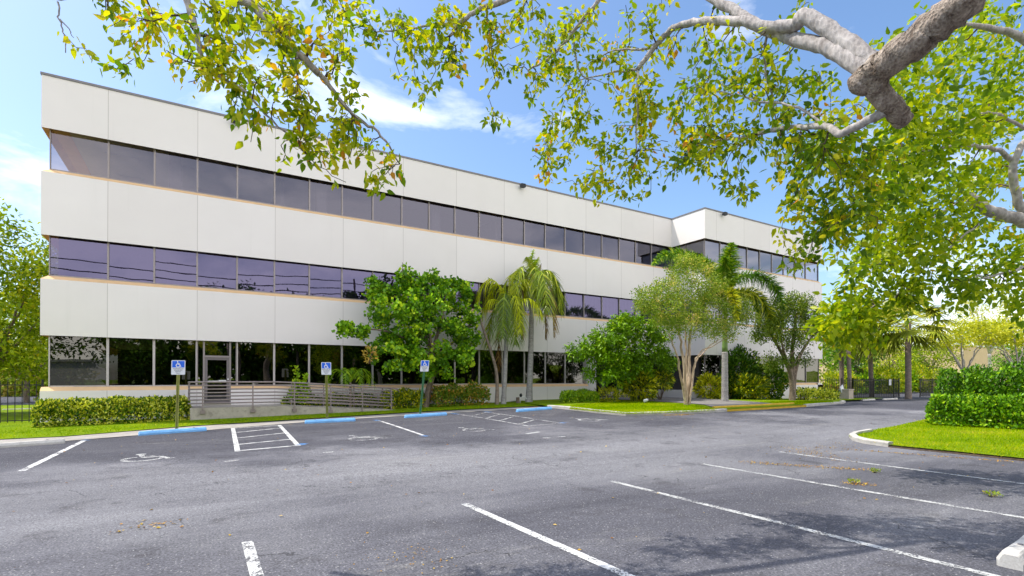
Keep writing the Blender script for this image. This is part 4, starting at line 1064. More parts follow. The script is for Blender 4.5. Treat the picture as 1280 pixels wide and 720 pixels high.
# utility pipe beside the palm
b = at(648, 24.3, .08); o = empty('pipe_valve', b, 'low white bent pipe with dark valve handle beside a short post at the palm foot', 'pipe valve')
mb = MB(); mb.tube([b+np.array([.12,0,-.1]), b+np.array([.12,0,.30]), b+np.array([.42,0,.33]), b+np.array([.62,-.05,.12]), b+np.array([.78,-.05,.10]), b+np.array([.86,-.05,.16])], .035, 8); mb.build('pipe', MT['pipe_white'], o, True)
mb = MB(); mb.box(b[0]-.12, b[0]+.02, b[1]-.08, b[1]+.06, b[2]-.1, b[2]+.32); mb.build('post', MT['bark_brown'], o)
mb = MB(); q = b+np.array([.16,0,.42]); mb.tube([q-np.array([0,0,.09]), q, q+np.array([0,0,.05]), q+np.array([.02,0,.12])], [.05,.085,.075,.02], 10); mb.build('valve_handle', MT['black_metal'], o, True)

# bushes and tree at the entrance bed
hedge('hedge', 'low bright green ground hedge at the left end of the kerbed bed', [at(703,22.6)[:2], at(745,21.8)[:2]], 1.3, .62, 4200, .09, MT['leaf_bush'], 'leaf', .1, (.70, .22))
shrub('croton_bush', 'small golden croton bush at the right end of the low bright hedge', at(762,21.6,.1), (.75,.7,.40), 700, .17, MT['leaf_croton'], 'long', 6, 'shrub', (.60, .28))
shrub('croton_bush', 'taller croton with yellow streaked leaves under the spreading green tree', at(800,21.5,.1), (.85,.8,.78), 1500, .24, MT['leaf_croton'], 'long', 8, 'shrub', (.45, .3), up=.2)
shrub('croton_bush', 'olive croton drooping over thin bare stems beside the pale multi trunk tree', at(826,21.5,.85), (.75,.7,.52), 1000, .24, MT['leaf_croton'], 'long', 3, 'shrub', (.32, .25), up=-.3)
mb = MB(); b = at(826,21.5,.1)
for k in range(6): mb.tube([b+np.array([rng.normal()*.12,rng.normal()*.1,-.1]), b+np.array([rng.normal()*.35,rng.normal()*.2,.8]), b+np.array([rng.normal()*.6,rng.normal()*.3,1.5])], [.03,.024,.012], 6)
mb.build('bare_stem', MT['bark_brown'], [x for x in bpy.data.objects if x.name.startswith('croton_bush')][-1], True)
base = at(790, 22.2, .1)
limbs = [([base-np.array([0,0,.3]), P3(788,475,22.2), P3(778,450,22.1), P3(765,425,22.0)], .10, .04, 5), ([base, P3(795,470,22.3), P3(803,440,22.3), P3(812,415,22.3)], .09, .04, 5), ([P3(790,478,22.2), P3(770,455,21.4), P3(745,440,21.0)], .06, .02, 5), ([P3(797,462,22.3), P3(820,450,21.8), P3(835,435,21.6)], .05, .02, 5), ([P3(788,470,22.2), P3(790,440,21.0), P3(780,425,20.6)], .06, .02, 5)]
att = []
for cx, cy, rx, ry, n, Yc, ry_ in ((740,435,24,16,34,21.6,1.3),(722,440,14,8,14,21.4,.7),(765,420,30,22,54,21.6,1.6),(797,415,30,22,54,21.9,1.6),(825,425,22,26,44,22.0,1.4),(775,452,44,18,56,21.2,1.3),(815,455,24,20,34,21.6,1.2),(790,400,18,9,16,21.9,.9),(835,450,13,20,18,21.9,.9),(742,466,14,8,10,21.3,.6),(782,440,36,20,40,20.9,1.0),(770,470,30,10,20,20.8,.9)):
    for _ in range(n):
        d = rdirs(1)[0]; u = rng.random()**.4
        att.append(PY(cx+rx*d[0]*u, cy+ry*d[2]*u, Yc+ry_*d[1]*u))
crown_tree('spreading_tree', 'low wide bright green tree standing at the entrance pier', base, limbs, att, [MT['bark_brown'], MT['leaf_bush'], MT['twig']], 40, .155, .32, 'leaf', tint=(.45, .23), droop=.1, upn=.65)

# pale multi trunk crape myrtle
base = G(859, 505.5, KH); base_Y = base[1]
limbs = []
for (x1, y1), (x2, y2), (x3, y3), dy, r in (((856,470),(853,440),(846,400),.0,.105),((862,465),(862,432),(868,385),.25,.11),((852,475),(846,445),(836,418),-.2,.07),((866,470),(872,445),(898,425),-.1,.06),((860,480),(857,430),(856,375),.3,.08),((868,458),(880,440),(915,418),.3,.05)):
    limbs.append(([base+np.array([(x1-859)*.012, dy*.3, -.2]), PY(x1, y1, base_Y+dy*.5), PY(x2, y2, base_Y+dy*1.2), PY(x3, y3, base_Y+dy*2.2)], r, r*.4, 6, .02))
att = []
for cx, cy, rx, ry, n, Yc, ry_ in ((830,375,36,30,60,0,1.5),(865,350,40,32,80,0,1.6),(895,375,36,34,66,.2,1.5),(920,385,26,26,40,.3,1.2),(850,400,44,24,54,-.4,1.5),(900,410,32,14,30,-.2,1.2),(805,385,14,10,12,0,.8),(800,365,10,8,8,0,.6),(862,328,18,12,16,.1,.8),(935,395,14,16,14,.3,.7)):
    for _ in range(n):
        d = rdirs(1)[0]; u = rng.random()**.45
        att.append(PY(cx+rx*d[0]*u, cy+ry*d[2]*u, base_Y+Yc+ry_*d[1]*u))
crown_tree('crape_myrtle', 'pale multi trunk tree with fine olive crown in front of the foxtail palm', base, limbs, att, [MT['bark_crape'], MT['leaf_crape'], MT['bark_pale']], 74, .090, .34, 'quad', tint=(.48, .30), rmax=.035, droop=.1, upn=.5)

# foxtail palm
base = G(906, 501.5, KH); Yp = base[1]; o = empty('foxtail_palm', base, 'foxtail palm with smooth grey trunk and bushy plume fronds behind the pale multi trunk tree', 'palm')
q = PY(906, 440, Yp); c = PY(907, 378, Yp)
palm_trunk(o, [base-np.array([0,0,.3]), base+(q-base)*.4, base+(q-base)*.75, q], .185, .165, MT['palm_trunk'], 1.3)
mb = MB(); mb.tube(smoothpath([q, q+(c-q)*.5, c], 5), np.linspace(.16, .09, 11), 12); mb.build('crownshaft', MT['crownshaft'], o, True)
fx = lambda *pp: [c]+[PY(x, y, Yp+dy) for x, y, dy in pp]
def fox(pts, tint, l=.42, m=None, n=110): frond(o, pts, l, n*2, m or MT['leaf_foxtail'], .25, .06, True, tint, .035, .12)
fox(fx((908,355,-.3),(911,325,-.6),(915,303,-1.0)), .7, .78); fox(fx((909,358,-.4),(908,335,-.8),(906,322,-1.6)), .6, .6)
fox(fx((915,352,-.2),(940,343,-.4),(963,352,-.6),(976,372,-.7),(979,388,-.7)), .35, .62); fox(fx((925,365,-.3),(945,368,-.5),(960,390,-.6),(966,415,-.6)), .3, .58, MT['leaf_croton'])
fox(fx((890,345,.6),(868,324,1.0),(845,316,1.2),(824,322,1.3),(815,332,1.3)), .65, .55); fox(fx((898,345,.3),(885,330,.5),(868,324,.6),(855,330,.7)), .65, .52)
fox(fx((895,365,-.2),(880,372,-.3),(870,395,-.4)), .45); fox(fx((925,365,.5),(945,380,.9),(950,410,1.0)), .35); fox(fx((912,362,-.8),(918,375,-1.6),(922,400,-1.9)), .5, .42, MT['leaf_croton'])

# croton, dark shrubs and forked tree at the wing
shrub('croton_bush', 'broad golden yellow croton bush between the pale tree and the foxtail trunk', G(887,498,KH), (1.0,.8,.78), 1500, .28, MT['leaf_croton'], 'long', 7, 'shrub', (.62, .25))
shrub('croton_bush', 'green and yellow croton clump right of the foxtail palm trunk', G(935,498.5,KH), (1.5,1.0,.85), 2100, .28, MT['leaf_croton'], 'long', 8, 'shrub', (.34, .26))
shrub('shrub', 'dark green bush against the wing windows right of the foxtail palm', at(925,22.6,.1)+np.array([0,0,.1]), (1.9,.9,1.75), 4200, .18, MT['leaf_dark'], 'leaf', 8, 'shrub', (.45, .25))
shrub('shrub', 'dark loose bush with yellow specks left of the forked brown tree', at(963,22.0,.1), (1.6,.9,1.35), 3200, .17, MT['leaf_dark'], 'leaf', 8, 'shrub', (.55, .3))
shrub('shrub', 'deep green bush in the shade behind the golden croton', at(893,24.0,.1), (1.3,.8,1.55), 2200, .18, MT['leaf_dark'], 'leaf', 7, 'shrub', (.55, .25))
base = G(990, 500.5, KH); Yt = base[1]
limbs = [([base-np.array([0,0,.3]), PY(990,478,Yt), PY(984,455,Yt), PY(972,432,Yt), PY(960,412,Yt-.2)], .20, .05, 6), ([base+np.array([.1,0,0]), PY(993,470,Yt), PY(1000,445,Yt+.1), PY(1012,425,Yt+.1), PY(1022,415,Yt+.2)], .17, .04, 6), ([PY(991,475,Yt), PY(990,445,Yt), PY(992,418,Yt), PY(995,395,Yt)], .15, .05, 6), ([PY(986,458,Yt), PY(978,432,Yt-.6), PY(975,405,Yt-.8)], .09, .03, 5)]
att = []
for cx, cy, rx, ry, n, Yc, ry_ in ((985,395,30,24,60,0,1.7),(1010,400,22,24,46,0,1.4),(965,410,24,22,46,-.3,1.4),(990,420,38,16,46,-.3,1.6),(950,420,14,14,14,0,.8),(968,452,18,14,20,-.4,.8),(1005,450,18,9,12,-.4,.6),(985,385,34,12,30,0,1.4),(1000,372,22,8,14,0,.8)):
    for _ in range(n):
        d = rdirs(1)[0]; u = rng.random()**.45
        att.append(PY(cx+rx*d[0]*u, cy+ry*d[2]*u, Yt+Yc+ry_*d[1]*u))
crown_tree('forked_tree', 'brown forked tree with fine dark green crown before the wing corner', base, limbs, att, [MT['bark_brown'], MT['leaf_forked'], MT['twig']], 54, .12, .36, 'quad', tint=(.48, .25), rmax=.04)
hedge('hedge', 'low variegated cream and green hedge right of the forked tree', [G(1000,499.5,KH)[:2], G(1038,498.5,KH)[:2]], 1.3, .75, 3200, .13, MT['leaf_varieg'], 'leaf', .1, (.62, .22))
hedge('hedge', 'reddish low hedge below the wing corner window', [G(990,497,KH)[:2], G(1042,495.6,KH)[:2]], 1.1, .95, 3000, .13, MT['leaf_redtip'], 'leaf', .1, (.70, .25))
for px, py, lb in ((807,503.5,'small white ground spotlight below the spreading green tree'), (941,497.8,'small white ground spotlight before the green and yellow croton clump')):
    b = G(px, py, KH); o = empty('ground_spotlight', b, lb, 'spotlight'); mb = MB(); mb.bar(b+np.array([0,0,.0]), b+np.array([0,0,.1]), .05, .05); mb.build('stake', MT['black_metal'], o)
    mb = MB(); mb.tube([b+np.array([-.12,0,.10]), b+np.array([-.1,0,.10]), b+np.array([.1,0,.14]), b+np.array([.14,0,.145])], [.05,.075,.075,.06], 10); mb.build('lamp_head', MT['pipe_white'], o, True)
# leaning panel on a green stake, and the stone pier
b = G(1040, 498, KH); o = empty('leaning_sign', b, 'small white panel on a leaning green stake beside the stone pier', 'sign')
tip = PY(1052, 485.5, b[1]); mb = MB(); mb.bar(b-np.array([0,0,.15]), tip, .06, .04); mb.build('stake', MT['post_green'], o)
dv = norm((tip-b)[None])[0]; mb = MB(); mb.bar(tip-dv*.28+np.array([0,-.05,0]), tip+dv*.16+np.array([.02,-.05,0]), .05, .50, up=(-dv[2], 0, dv[0])); mb.build('panel', MT['sign_white'], o)
b = G(1058, 499.3, .05); o = empty('stone_pier', b, 'short square beige stone pier left of the mesh gate', 'pier')
mb = MB(); mb.box(b[0]-.36, b[0]+.36, b[1]-.36, b[1]+.36, b[2]-.2, b[2]+.74); mb.build('pier_block', MT['stone'], o)
mb = MB(); mb.box(b[0]-.40, b[0]+.40, b[1]-.40, b[1]+.40, b[2]+.743, b[2]+.84); mb.build('pier_cap', MT['stone'], o)

# ------------------------------------------------------------------ island hedges
A_ = G(1168, 528, .12); B_ = A_+np.array([.75, -2.6, 0])*4.5
A_ = A_+np.array([-.05, .15, 0])
hedge('hedge', 'front clipped green hedge on the traffic island, lower tier', [A_[:2], (A_+(B_-A_)*.5)[:2], B_[:2]], 1.35, .98, 30000, .105, MT['leaf_hedge'], 'leaf', .12, (.60, .28), .05)
C_ = A_+np.array([3.3, .9, 0]); D_ = B_+np.array([3.3, .9, 0])
fl = [PD(1215,472.5,float(C_@FWD)+1.0), PD(1231,474.5,float(C_@FWD)+.55)]
hedge('hedge', 'taller green hedge behind the clipped one on the traffic island, with orange blossoms', [C_[:2], (C_+(D_-C_)*.5)[:2], D_[:2]], 2.0, 1.98, 34000, .115, MT['leaf_hedge'], 'leaf', .12, (.44, .26), .08)

# ------------------------------------------------------------------ fences and gates
def picket_fence(name, label, pts, h, z0=.02, gap=.115, mats=None, cat='fence', screen=False, post_every=2.4):
    a = np.array(pts[0][:2]); bq = np.array(pts[1][:2]); d = bq-a; L_ = np.linalg.norm(d); t = d/L_; n = np.array([-t[1], t[0]])
    zb = lambda p: float(zl(*p))+z0
    o = empty(name, (a[0], a[1], zb(a)), label, cat)
    P = lambda u, z, k=0.0: (*(a+t*u+n*k), z)
    mb = MB(); 
    for u in np.arange(gap/2, L_, gap): q = a+t*u; mb.bar(P(u, zb(q)+.03), P(u, zb(q)+h), .022, .022, up=(*n, 0))
    mb.build('picket_panel', MT['black_metal'], o)
    for z in (.12, h-.16):
        mb = MB(); mb.bar(P(0, zb(a)+z), P(L_, zb(bq)+z), .034, .034); mb.build('rail', MT['black_metal'], o)
    for u in list(np.arange(0, L_-.3, post_every))+[L_]:
        q = a+t*u; mb = MB(); mb.box(q[0]-.03, q[0]+.03, q[1]-.03, q[1]+.03, zb(q)-.2, zb(q)+h+.05); mb.build('post', MT['black_metal'], o)
    if screen:
        mb = MB(); mb.add([P(.03, zb(a)+.1, .03), P(L_-.03, zb(bq)+.1, .03), P(L_-.03, zb(bq)+h-.02, .03), P(.03, zb(a)+h-.02, .03)], [(0,1,2,3)]); mb.build('mesh_screen', MT['mesh_screen'], o)
    return o
picket_fence('picket_fence', 'black metal picket fence at the left end of the building', [(-22, 26.4), (BX0+.02, 26.2)], 1.62, .03, .20)
g0, g1, g2_, g3 = G(1066,499.5), G(1087,498.8), G(1124,497.6), G(1150,496.8)
dg = norm((g2_-g0)[None])[0]
picket_fence('picket_fence', 'black picket fence between the wing corner and the mesh gate', [(g0-dg*14+np.array([0,6,0])), g0], 1.75, .02, .2)
gate = picket_fence('mesh_gate', 'black metal gate with dark mesh and a small white notice', [g0, g2_], 1.75, .02, .3, cat='gate', screen=True, post_every=3.4)
nt_ = g0+(g2_-g0)*.76; mb = MB(); mb.box(nt_[0]-.2, nt_[0]+.2, nt_[1]-.12, nt_[1]-.10, 1.18, 1.72); npnl = mb.build('notice', MT['sign_white'], gate)
mb = MB()
for z in (1.58, 1.46, 1.34): mb.box(nt_[0]-.12, nt_[0]+.12, nt_[1]-.126, nt_[1]-.1215, z-.02, z+.02)
picket_fence('mesh_gate', 'dark mesh gate leaf partly behind the island hedge, orange fruit in front', [g3, g3+dg*5], 1.75, .02, .3, cat='gate', screen=True, post_every=2.5)

# ------------------------------------------------------------------ far right: palms, trees, houses beyond the gate
def fan_palm(label, px, pyb, crown_px, crown_py, r, scale=1.0, nf=36):
    base = G(px, pyb, .05); Yp = base[1]; c = PY(crown_px, crown_py, Yp)
    o = empty('fan_palm', base, label, 'palm', 'fan palms by the gate')
    palm_trunk(o, [base-np.array([0,0,.3]), base+(c-base)*.5, c], r, r*.9, MT['palm_brown'], 1.15)
    for k in range(nf):
        az = k*2.4+rng.random(); el = R_(rng.uniform(-50, 62)); L_ = scale*rng.uniform(.8, 1.15)
        d = np.array([math.cos(az)*math.cos(el), math.sin(az)*math.cos(el), math.sin(el)])
        tip = c+d*L_+np.array([0, 0, -.1])
        rb = MB(); rb.tube([c, c+d*L_*.5+np.array([0,0,.08]), tip], [.03, .025, .015], 4, cap=False)
        n = 26; u = np.linspace(-2.0, 2.0, n); side = norm(np.cross(d, [0, 0, 1.])[None])[0]; up = np.cross(side, d)
        dd = norm(np.cos(u)[:,None]*d+np.sin(u)[:,None]*side+up*.15+rng.normal(size=(n, 3))*.05)
        V, Fq, T = [], [], []
        strip_leaflets(V, Fq, T, np.repeat(tip[None], n, 0), dd, np.repeat(up[None], n, 0)+rng.normal(size=(n,3))*.1, scale*.75*(1-.25*np.abs(u)/2)*(.85+.3*rng.random(n)), np.full(n, .095*scale), np.full(n, .45), np.clip(.30+.45*(el+.9)/2+rng.normal(size=n)*.15, 0, 1))
        quads_mesh('frond', V, Fq, T, MT['dead_frond'] if el < -.95 else MT['leaf_sabal'], o, rb)
    return o
fan_palm('fan palm with straight brown trunk right of the mesh gate', 1135.5, 498, 1135, 404, .24, 2.1)
fan_palm('fan palm whose trunk rises behind the middle of the mesh gate', 1089.5, 496.5, 1087, 412, .20, 2.0)
fan_palm('thin fan palm trunk just left of the mesh gate', 1063, 497.8, 1059, 402, .17, 1.5, 16)
fan_palm('fan palm trunk behind the stone pier', 1053, 496, 1050, 400, .20, 1.6, 16)

def canopy(name, label, px, pyb, Y, h, r, n, leaf, mats, per=40, size=.3, tr=.2, spread=.8, tint=(.45,.25), shape='quad', fork=.35, cat='tree', group=None, shell=.4, flat=1.0):
    x = PY(px, 475, Y)[0]; base = np.array([x, Y, float(zl(x, Y))])
    top = base+np.array([0,0,h*fork]); limbs = [([base-np.array([0,0,.3]), base+(top-base)*.5+rng.normal(size=3)*.1, top], tr, tr*.75, 5)]
    cc = base+np.array([0,0,h-r[2]*flat])
    for k in range(6):
        a = k*1.05+rng.random()*.5; e = cc+np.array([math.cos(a)*r[0]*.6, math.sin(a)*r[1]*.6, r[2]*rng.uniform(-.1,.5)])
        limbs.append(([top-np.array([0,0,.1*k*.2]), top+(e-top)*.45+np.array([0,0,.3]), e], tr*.5, tr*.15, 5, .05))
    return crown_tree(name, label, base, limbs, ellipsoid_points(n, cc, r, shell), mats+[leaf] if 0 else [mats[0], leaf, mats[0]], per, size, spread, shape, cat, tint, group, rmax=tr*.4, twig_min=.01)
canopy('canopy_tree', 'wide pale limbed tree with flat yellow canopy behind the island hedge', 1205, 480, 19.5, 7.6, (5.4,4.2,1.25), 120, MT['leaf_yellowtree'], [MT['bark_pale']], 30, .24, .17, .6, fork=.30, flat=1.3)
canopy('canopy_tree', 'second yellow canopy tree at the right photo edge beyond the hedge', 1272, 480, 16.0, 7.6, (5.0,4.2,1.3), 110, MT['leaf_yellowtree'], [MT['bark_pale']], 30, .24, .16, .6, (.35,.25), fork=.30, flat=1.3)
canopy('bare_tree', 'pale sparse twiggy tree rising behind the yellow canopy', 1237, 470, 32, 17, (6,5,4.6), 150, MT['leaf_palebranch'], [MT['bark_pale']], 26, .28, .3, .9, shell=.3)
canopy('dark_tree', 'dark green tree behind the fan palms with a low leaning limb', 1068, 480, 33, 8.2, (4.8,3.5,2.8), 120, MT['leaf_hedge'], [MT['bark_brown']], 40, .26, .3, .8, (.35,.25))
canopy('dark_tree', 'round green tree between the fan palm and the hedge', 1163, 480, 34, 7.8, (4.4,3.5,2.8), 110, MT['leaf_left'], [MT['bark_brown']], 40, .28, .25, .8, (.40,.25))
canopy('dark_tree', 'dark green tree at the right edge behind the tan wall', 1275, 470, 24, 7.0, (4.2,3.5,2.6), 90, MT['leaf_hedge'], [MT['bark_brown']], 40, .26, .28, .8, (.4,.25))
canopy('canopy_tree', 'yellow green tree behind the fan palm crowns', 1112, 480, 45, 9.5, (6.5,4.5,3.6), 120, MT['leaf_left'], [MT['bark_brown']], 36, .34, .3, 1.0, (.5,.25))
canopy('canopy_tree', 'tall green tree beyond the wing corner', 1040, 480, 42, 9.0, (6.0,5,3.6), 120, MT['leaf_left'], [MT['bark_brown']], 36, .34, .3, 1.0, (.35,.25))
for k, (px, Y, rr, lb) in enumerate(((1052,30,(2.4,1.6,1.3),'yellow green shrub behind the picket fence next to the wing'),(1083,31,(2.5,1.6,1.25),'shrub behind the left half of the mesh gate'),(1108,30,(2.6,1.7,1.5),'rounded shrub behind the right half of the mesh gate'),(1128,31,(2.0,1.6,1.45),'shrub just left of the right fan palm trunk'),(1150,30,(2.6,1.8,1.7),'broad shrub right of the fan palm trunk beside the hedge'))):
    x = PY(px, 475, Y)[0]; shrub('shrub', lb, (x, Y, float(zl(x, Y))), rr, 1700, .30, MT['leaf_left'] if k % 2 == 0 else MT['leaf_bush'], 'quad', 6, 'shrub', (.55, .25), group='shrubs behind the gate')
canopy('dark_tree', 'tall green tree rising behind the plain tan building', 1215, 480, 50, 15, (9,6,4.6), 130, MT['leaf_left'], [MT['bark_brown']], 40, .46, .3, 1.2, (.40,.25))
canopy('dark_tree', 'tall pale green tree at the right edge behind the tan building', 1265, 480, 40, 15, (8,6,4.6), 130, MT['leaf_left'], [MT['bark_brown']], 40, .44, .3, 1.2, (.55,.25))
def low_building(label, px0, px1, Y, h, aw=None):
    x0, x1 = PY(px0, 470, Y)[0], PY(px1, 470, Y)[0]
    o = empty('low_building', (x0, Y, 0), label, 'building')
    mb = MB(); mb.box(x0, x1, Y, Y+12, -.2, h); mb.build('wall', MT['tan_wall'], o)
    mb = MB(); mb.box(x0-.15, x1+.15, Y-.15, Y+12.15, h+.003, h+.3); mb.build('roof', MT['pale_wall'], o)
    for a, b in aw or ():
        xa, xb = PY(a, 470, Y)[0], PY(b, 470, Y)[0]
        mb = MB(); mb.box(xa, xb, Y-2.2, Y-.004, 4.3, 5.2); aq = mb.build('awning', MT['awning'], o)
        mb = MB(); mb.box(xa+.3, xb-.3, Y-.03, Y-.004, .2, 4.1); mb.build('window', MT['dark_inside'], o)
    return o
low_building('tan building with blue grey awnings beyond the gate', 1050, 1195, 58, 9.2, ((1062,1102),(1156,1186)))
low_building('plain tan building behind the island hedge at right', 1200, 1300, 36, 7.6)

# ------------------------------------------------------------------ far left
canopy('canopy_tree', 'large sunny yellow green tree at the left photo edge behind the picket fence', -10, 480, 33, 9.8, (4.3,4.2,4.5), 280, MT['leaf_left'], [MT['bark_brown']], 64, .20, .18, .7, (.45,.26), fork=.2, shell=.3)
canopy('dark_tree', 'darker green tree further back behind the left building corner', 34, 480, 50, 8.3, (5.0,4,3.6), 150, MT['leaf_left'], [MT['bark_brown']], 40, .28, .2, .8, (.32,.22), fork=.2)
canopy('canopy_tree', 'pale green tree on the far side of the road at left', -14, 480, 84, 11, (8,5,4.2), 130, MT['leaf_left'], [MT['bark_brown']], 40, .42, .3, 1.1, (.6,.22), fork=.2)
for k, (px, lb) in enumerate(((4, 'pale grey green shrub beyond the road at the left photo edge'), (22, 'pale grey green shrub beyond the road left of the white wall'), (46, 'pale shrub above the white wall beside the building corner'))):
    x = PY(px, 475, 70)[0]; shrub('shrub', lb, (x, 70, 0), (4.0,2.2,2.3), 1900, .42, MT['leaf_crape'], 'quad', 5, 'shrub', (.8, .2), group='pale shrubs beyond the road')
x0, x1 = PY(26, 475, 96)[0], PY(60, 475, 96)[0]
o = empty('boundary_wall', (x0, 96, 0), 'white boundary wall beyond the road at far left', 'wall'); mb = MB(); mb.box(x0, x1, 96, 96.3, -.2, 2.4); mb.build('wall_panel', MT['pale_wall'], o); mb = MB(); mb.box(x0-.05, x1, 95.95, 96.35, 2.403, 2.5); mb.build('wall_cap', MT['kerb'], o)
wl = G(3, 513, .05); wheel_stop(wl, wl+np.array([2.0, .5, 0]), MT['white_stop'], 'pale concrete wheel stop on the grass behind the picket fence', rebar=False)

# ------------------------------------------------------------------ overhanging tree (foreground)
OG = empty('overhanging_tree', (4.9, -1.9, 0), 'big tree reaching in from above with rough brown limb and yellowing leaves', 'tree')
T = Tree()
tb = np.array([4.9, -1.9, 0.0])
j0 = PD(1245,-60,3.6); fork = PD(1082,92,4.2)
T.limb([tb-np.array([0,0,.3]), tb+np.array([.0,.1,1.6]), tb+np.array([-.1,.5,3.4]), j0+np.array([.45,-.7,.25])], .34, .19, 6, .0, 14)
T.limb([tb+np.array([-.1,.5,3.4]), j0+np.array([.45,-.7,.25]), j0, PD(1205,2,3.7), PD(1140,55,3.95), PD(1098,86,4.15), PD(1084,98,4.25)], .150, .105, 8, .010, 14)
p_ = smoothpath([PD(1096,90,4.2), PD(1082,100,4.25), PD(1070,109,4.3), PD(1063,115,4.33)], 4); T.limbs.append((p_, np.array([.10,.104,.107,.109,.109,.108,.106,.103,.098,.09,.075,.05,.02]), 14))
T.limb([PD(1105,80,4.15), PD(1094,106,4.22), PD(1118,138,4.3), PD(1132,152,4.35)], .098, .070, 6, .006, 12)
T.limb([PD(1092,100,4.2), PD(1058,72,4.4), PD(1029,58,4.6), PD(988,48,4.9), PD(955,36,5.1), PD(917,13,5.4), PD(890,-2,5.6), PD(850,-34,5.9)], .075, .042, 6, .006, 10)
T.limb([PD(1098,88,4.2), PD(1079,69,4.3), PD(1043,42,4.5), PD(1006,20,4.7), PD(994,31,4.8), PD(960,34,5.0), PD(927,27,5.2), PD(887,27,5.5), PD(847,33,5.8), PD(823,53,6.0), PD(797,87,6.1)], .082, .026, 6, .004, 9)
for pts, r0, r1 in (([(797,87,6.1),(797,133,6.1),(796,190,6.1)],.016,.007),([(823,53,6.0),(805,62,6.1),(770,62,6.3),(748,72,6.4)],.018,.007),([(797,87,6.1),(760,92,6.2),(725,100,6.3)],.016,.006),([(1105,140,4.3),(1085,150,4.4),(1050,166,4.6),(1030,158,4.8),(985,160,5.2),(950,166,5.5),(930,172,5.7),(885,178,6.0),(860,188,6.2)],.042,.010),
                    ([(1030,158,4.8),(1000,135,5.0),(940,124,5.4),(905,115,5.7),(860,110,6.0)],.014,.006),([(960,36,5.0),(955,75,5.3),(965,120,5.4),(970,150,5.5)],.014,.006),
                    ([(850,-34,5.9),(780,-30,6.0),(742,8,6.1),(715,42,6.2),(690,70,6.3),(660,88,6.4)],.035,.012),([(715,42,6.2),(725,90,6.3),(745,100,6.4)],.014,.006),
                    ([(780,-30,6.0),(700,-40,5.8),(640,-4,5.6),(600,12,5.6),(575,28,5.6),(562,45,5.6)],.045,.016),([(575,28,5.6),(520,35,5.5),(470,40,5.4)],.016,.006),([(608,10,5.6),(612,45,5.7),(615,70,5.7)],.012,.006),
                    ([(700,-40,5.8),(520,-70,5.2),(380,-60,4.8),(295,-12,4.5),(322,10,4.5),(345,34,4.5),(370,64,4.5),(398,92,4.6)],.06,.028),([(398,92,4.6),(430,130,4.7),(450,150,4.7),(478,170,4.8),(500,205,4.9)],.022,.007),
                    ([(380,-60,4.8),(270,-50,4.6),(236,-6,4.5),(243,30,4.5),(250,62,4.5),(254,86,4.5)],.04,.016),([(254,86,4.5),(300,110,4.5),(340,150,4.5),(380,190,4.6)],.014,.006),([(370,64,4.5),(373,100,4.5),(378,140,4.6)],.012,.006),
                    ([(270,-50,4.6),(160,-40,4.6),(95,-12,4.7),(60,-6,4.8),(20,-20,4.9)],.045,.04),([(72,2,4.75),(74,22,4.75),(80,45,4.75),(82,66,4.75)],.008,.004),([(75,24,4.75),(85,36,4.75),(92,47,4.75)],.006,.003)):
    T.limb([PD(*q) for q in pts], r0, r1, 5, .006, 8)
bare_n = len(T.nodes)
def att_px(cl):
    out = []
    for cx, cy, rx, ry, n, d0, d1 in cl:
        for _ in range(n):
            a = rng.random()*6.283; u = rng.random()**.55
            out.append(PD(cx+rx*u*math.cos(a), cy+ry*u*math.sin(a), rng.uniform(d0, d1)))
    return np.array(out)
T.grow(att_px([
 (290,25,85,40,34,4.1,5.0),(330,85,65,40,26,4.1,5.0),(250,75,45,35,14,4.1,4.9),(400,60,50,50,14,4.3,5.1),(395,170,60,45,26,4.3,5.0),(455,205,40,30,14,4.4,5.0),(340,140,45,30,10,4.3,4.9),(170,35,55,28,9,4.3,4.9),(150,75,40,15,5,4.3,4.8),(130,15,30,15,4,4.4,4.8),(300,160,30,25,7,4.3,4.8),(385,15,60,20,8,4.3,5.0),(425,130,30,35,7,4.4,4.9),
 (465,25,50,35,16,5.1,5.8),(535,85,42,48,24,5.2,5.9),(590,40,50,40,16,5.3,6.0),(530,20,40,25,8,5.2,5.8),(640,70,40,50,14,5.5,6.3),(618,154,14,10,4,5.6,6.0),
 (730,55,60,50,30,5.8,6.8),(690,110,45,45,18,5.8,6.8),(765,130,60,60,34,5.8,6.9),(700,180,45,35,20,5.9,6.9),(745,215,50,35,24,5.9,6.9),(820,110,50,50,24,5.6,6.7),(850,165,60,50,36,5.6,6.8),(800,235,45,20,9,5.8,6.7),(880,60,45,45,16,5.2,6.4),(915,120,60,50,34,5.2,6.5),(905,190,55,40,30,5.3,6.5),(960,80,45,45,18,4.9,6.0),(930,238,20,12,5,5.4,6.2),(660,40,40,30,8,5.7,6.4),(680,215,30,15,5,6.0,6.6),(790,20,60,20,8,5.8,6.6),(1000,10,30,14,4,4.9,5.6),
 (1015,150,50,60,40,4.8,6.2),(1050,215,60,55,60,4.8,6.2),(1000,210,40,45,26,5.0,6.2),(1085,170,45,45,26,4.6,5.8),(1010,275,40,35,26,5.0,6.0),(1060,285,45,35,30,4.9,6.0),(1000,320,25,20,8,5.1,5.8),(1100,230,40,50,24,4.8,6.0)]), rmax=.014, rtip=.0032, seg=4, sag=.10, wob=.07)
all_limbs, all_twigs = T.limbs, T.twigs
T.limbs, T.twigs = all_limbs[:4], []; T.wood('trunk', MT['bark_big'], OG)
T.limbs, T.twigs = all_limbs[4:], all_twigs; T.wood('branches', MT['bark_grey'], OG, MT['twig'])
def over_tint(pos):
    return -.16*sm(4.2, 6.2, pos[:,0])+.05*sm(2.0, .2, pos[:,0])      # the sprays on the left have turned yellower
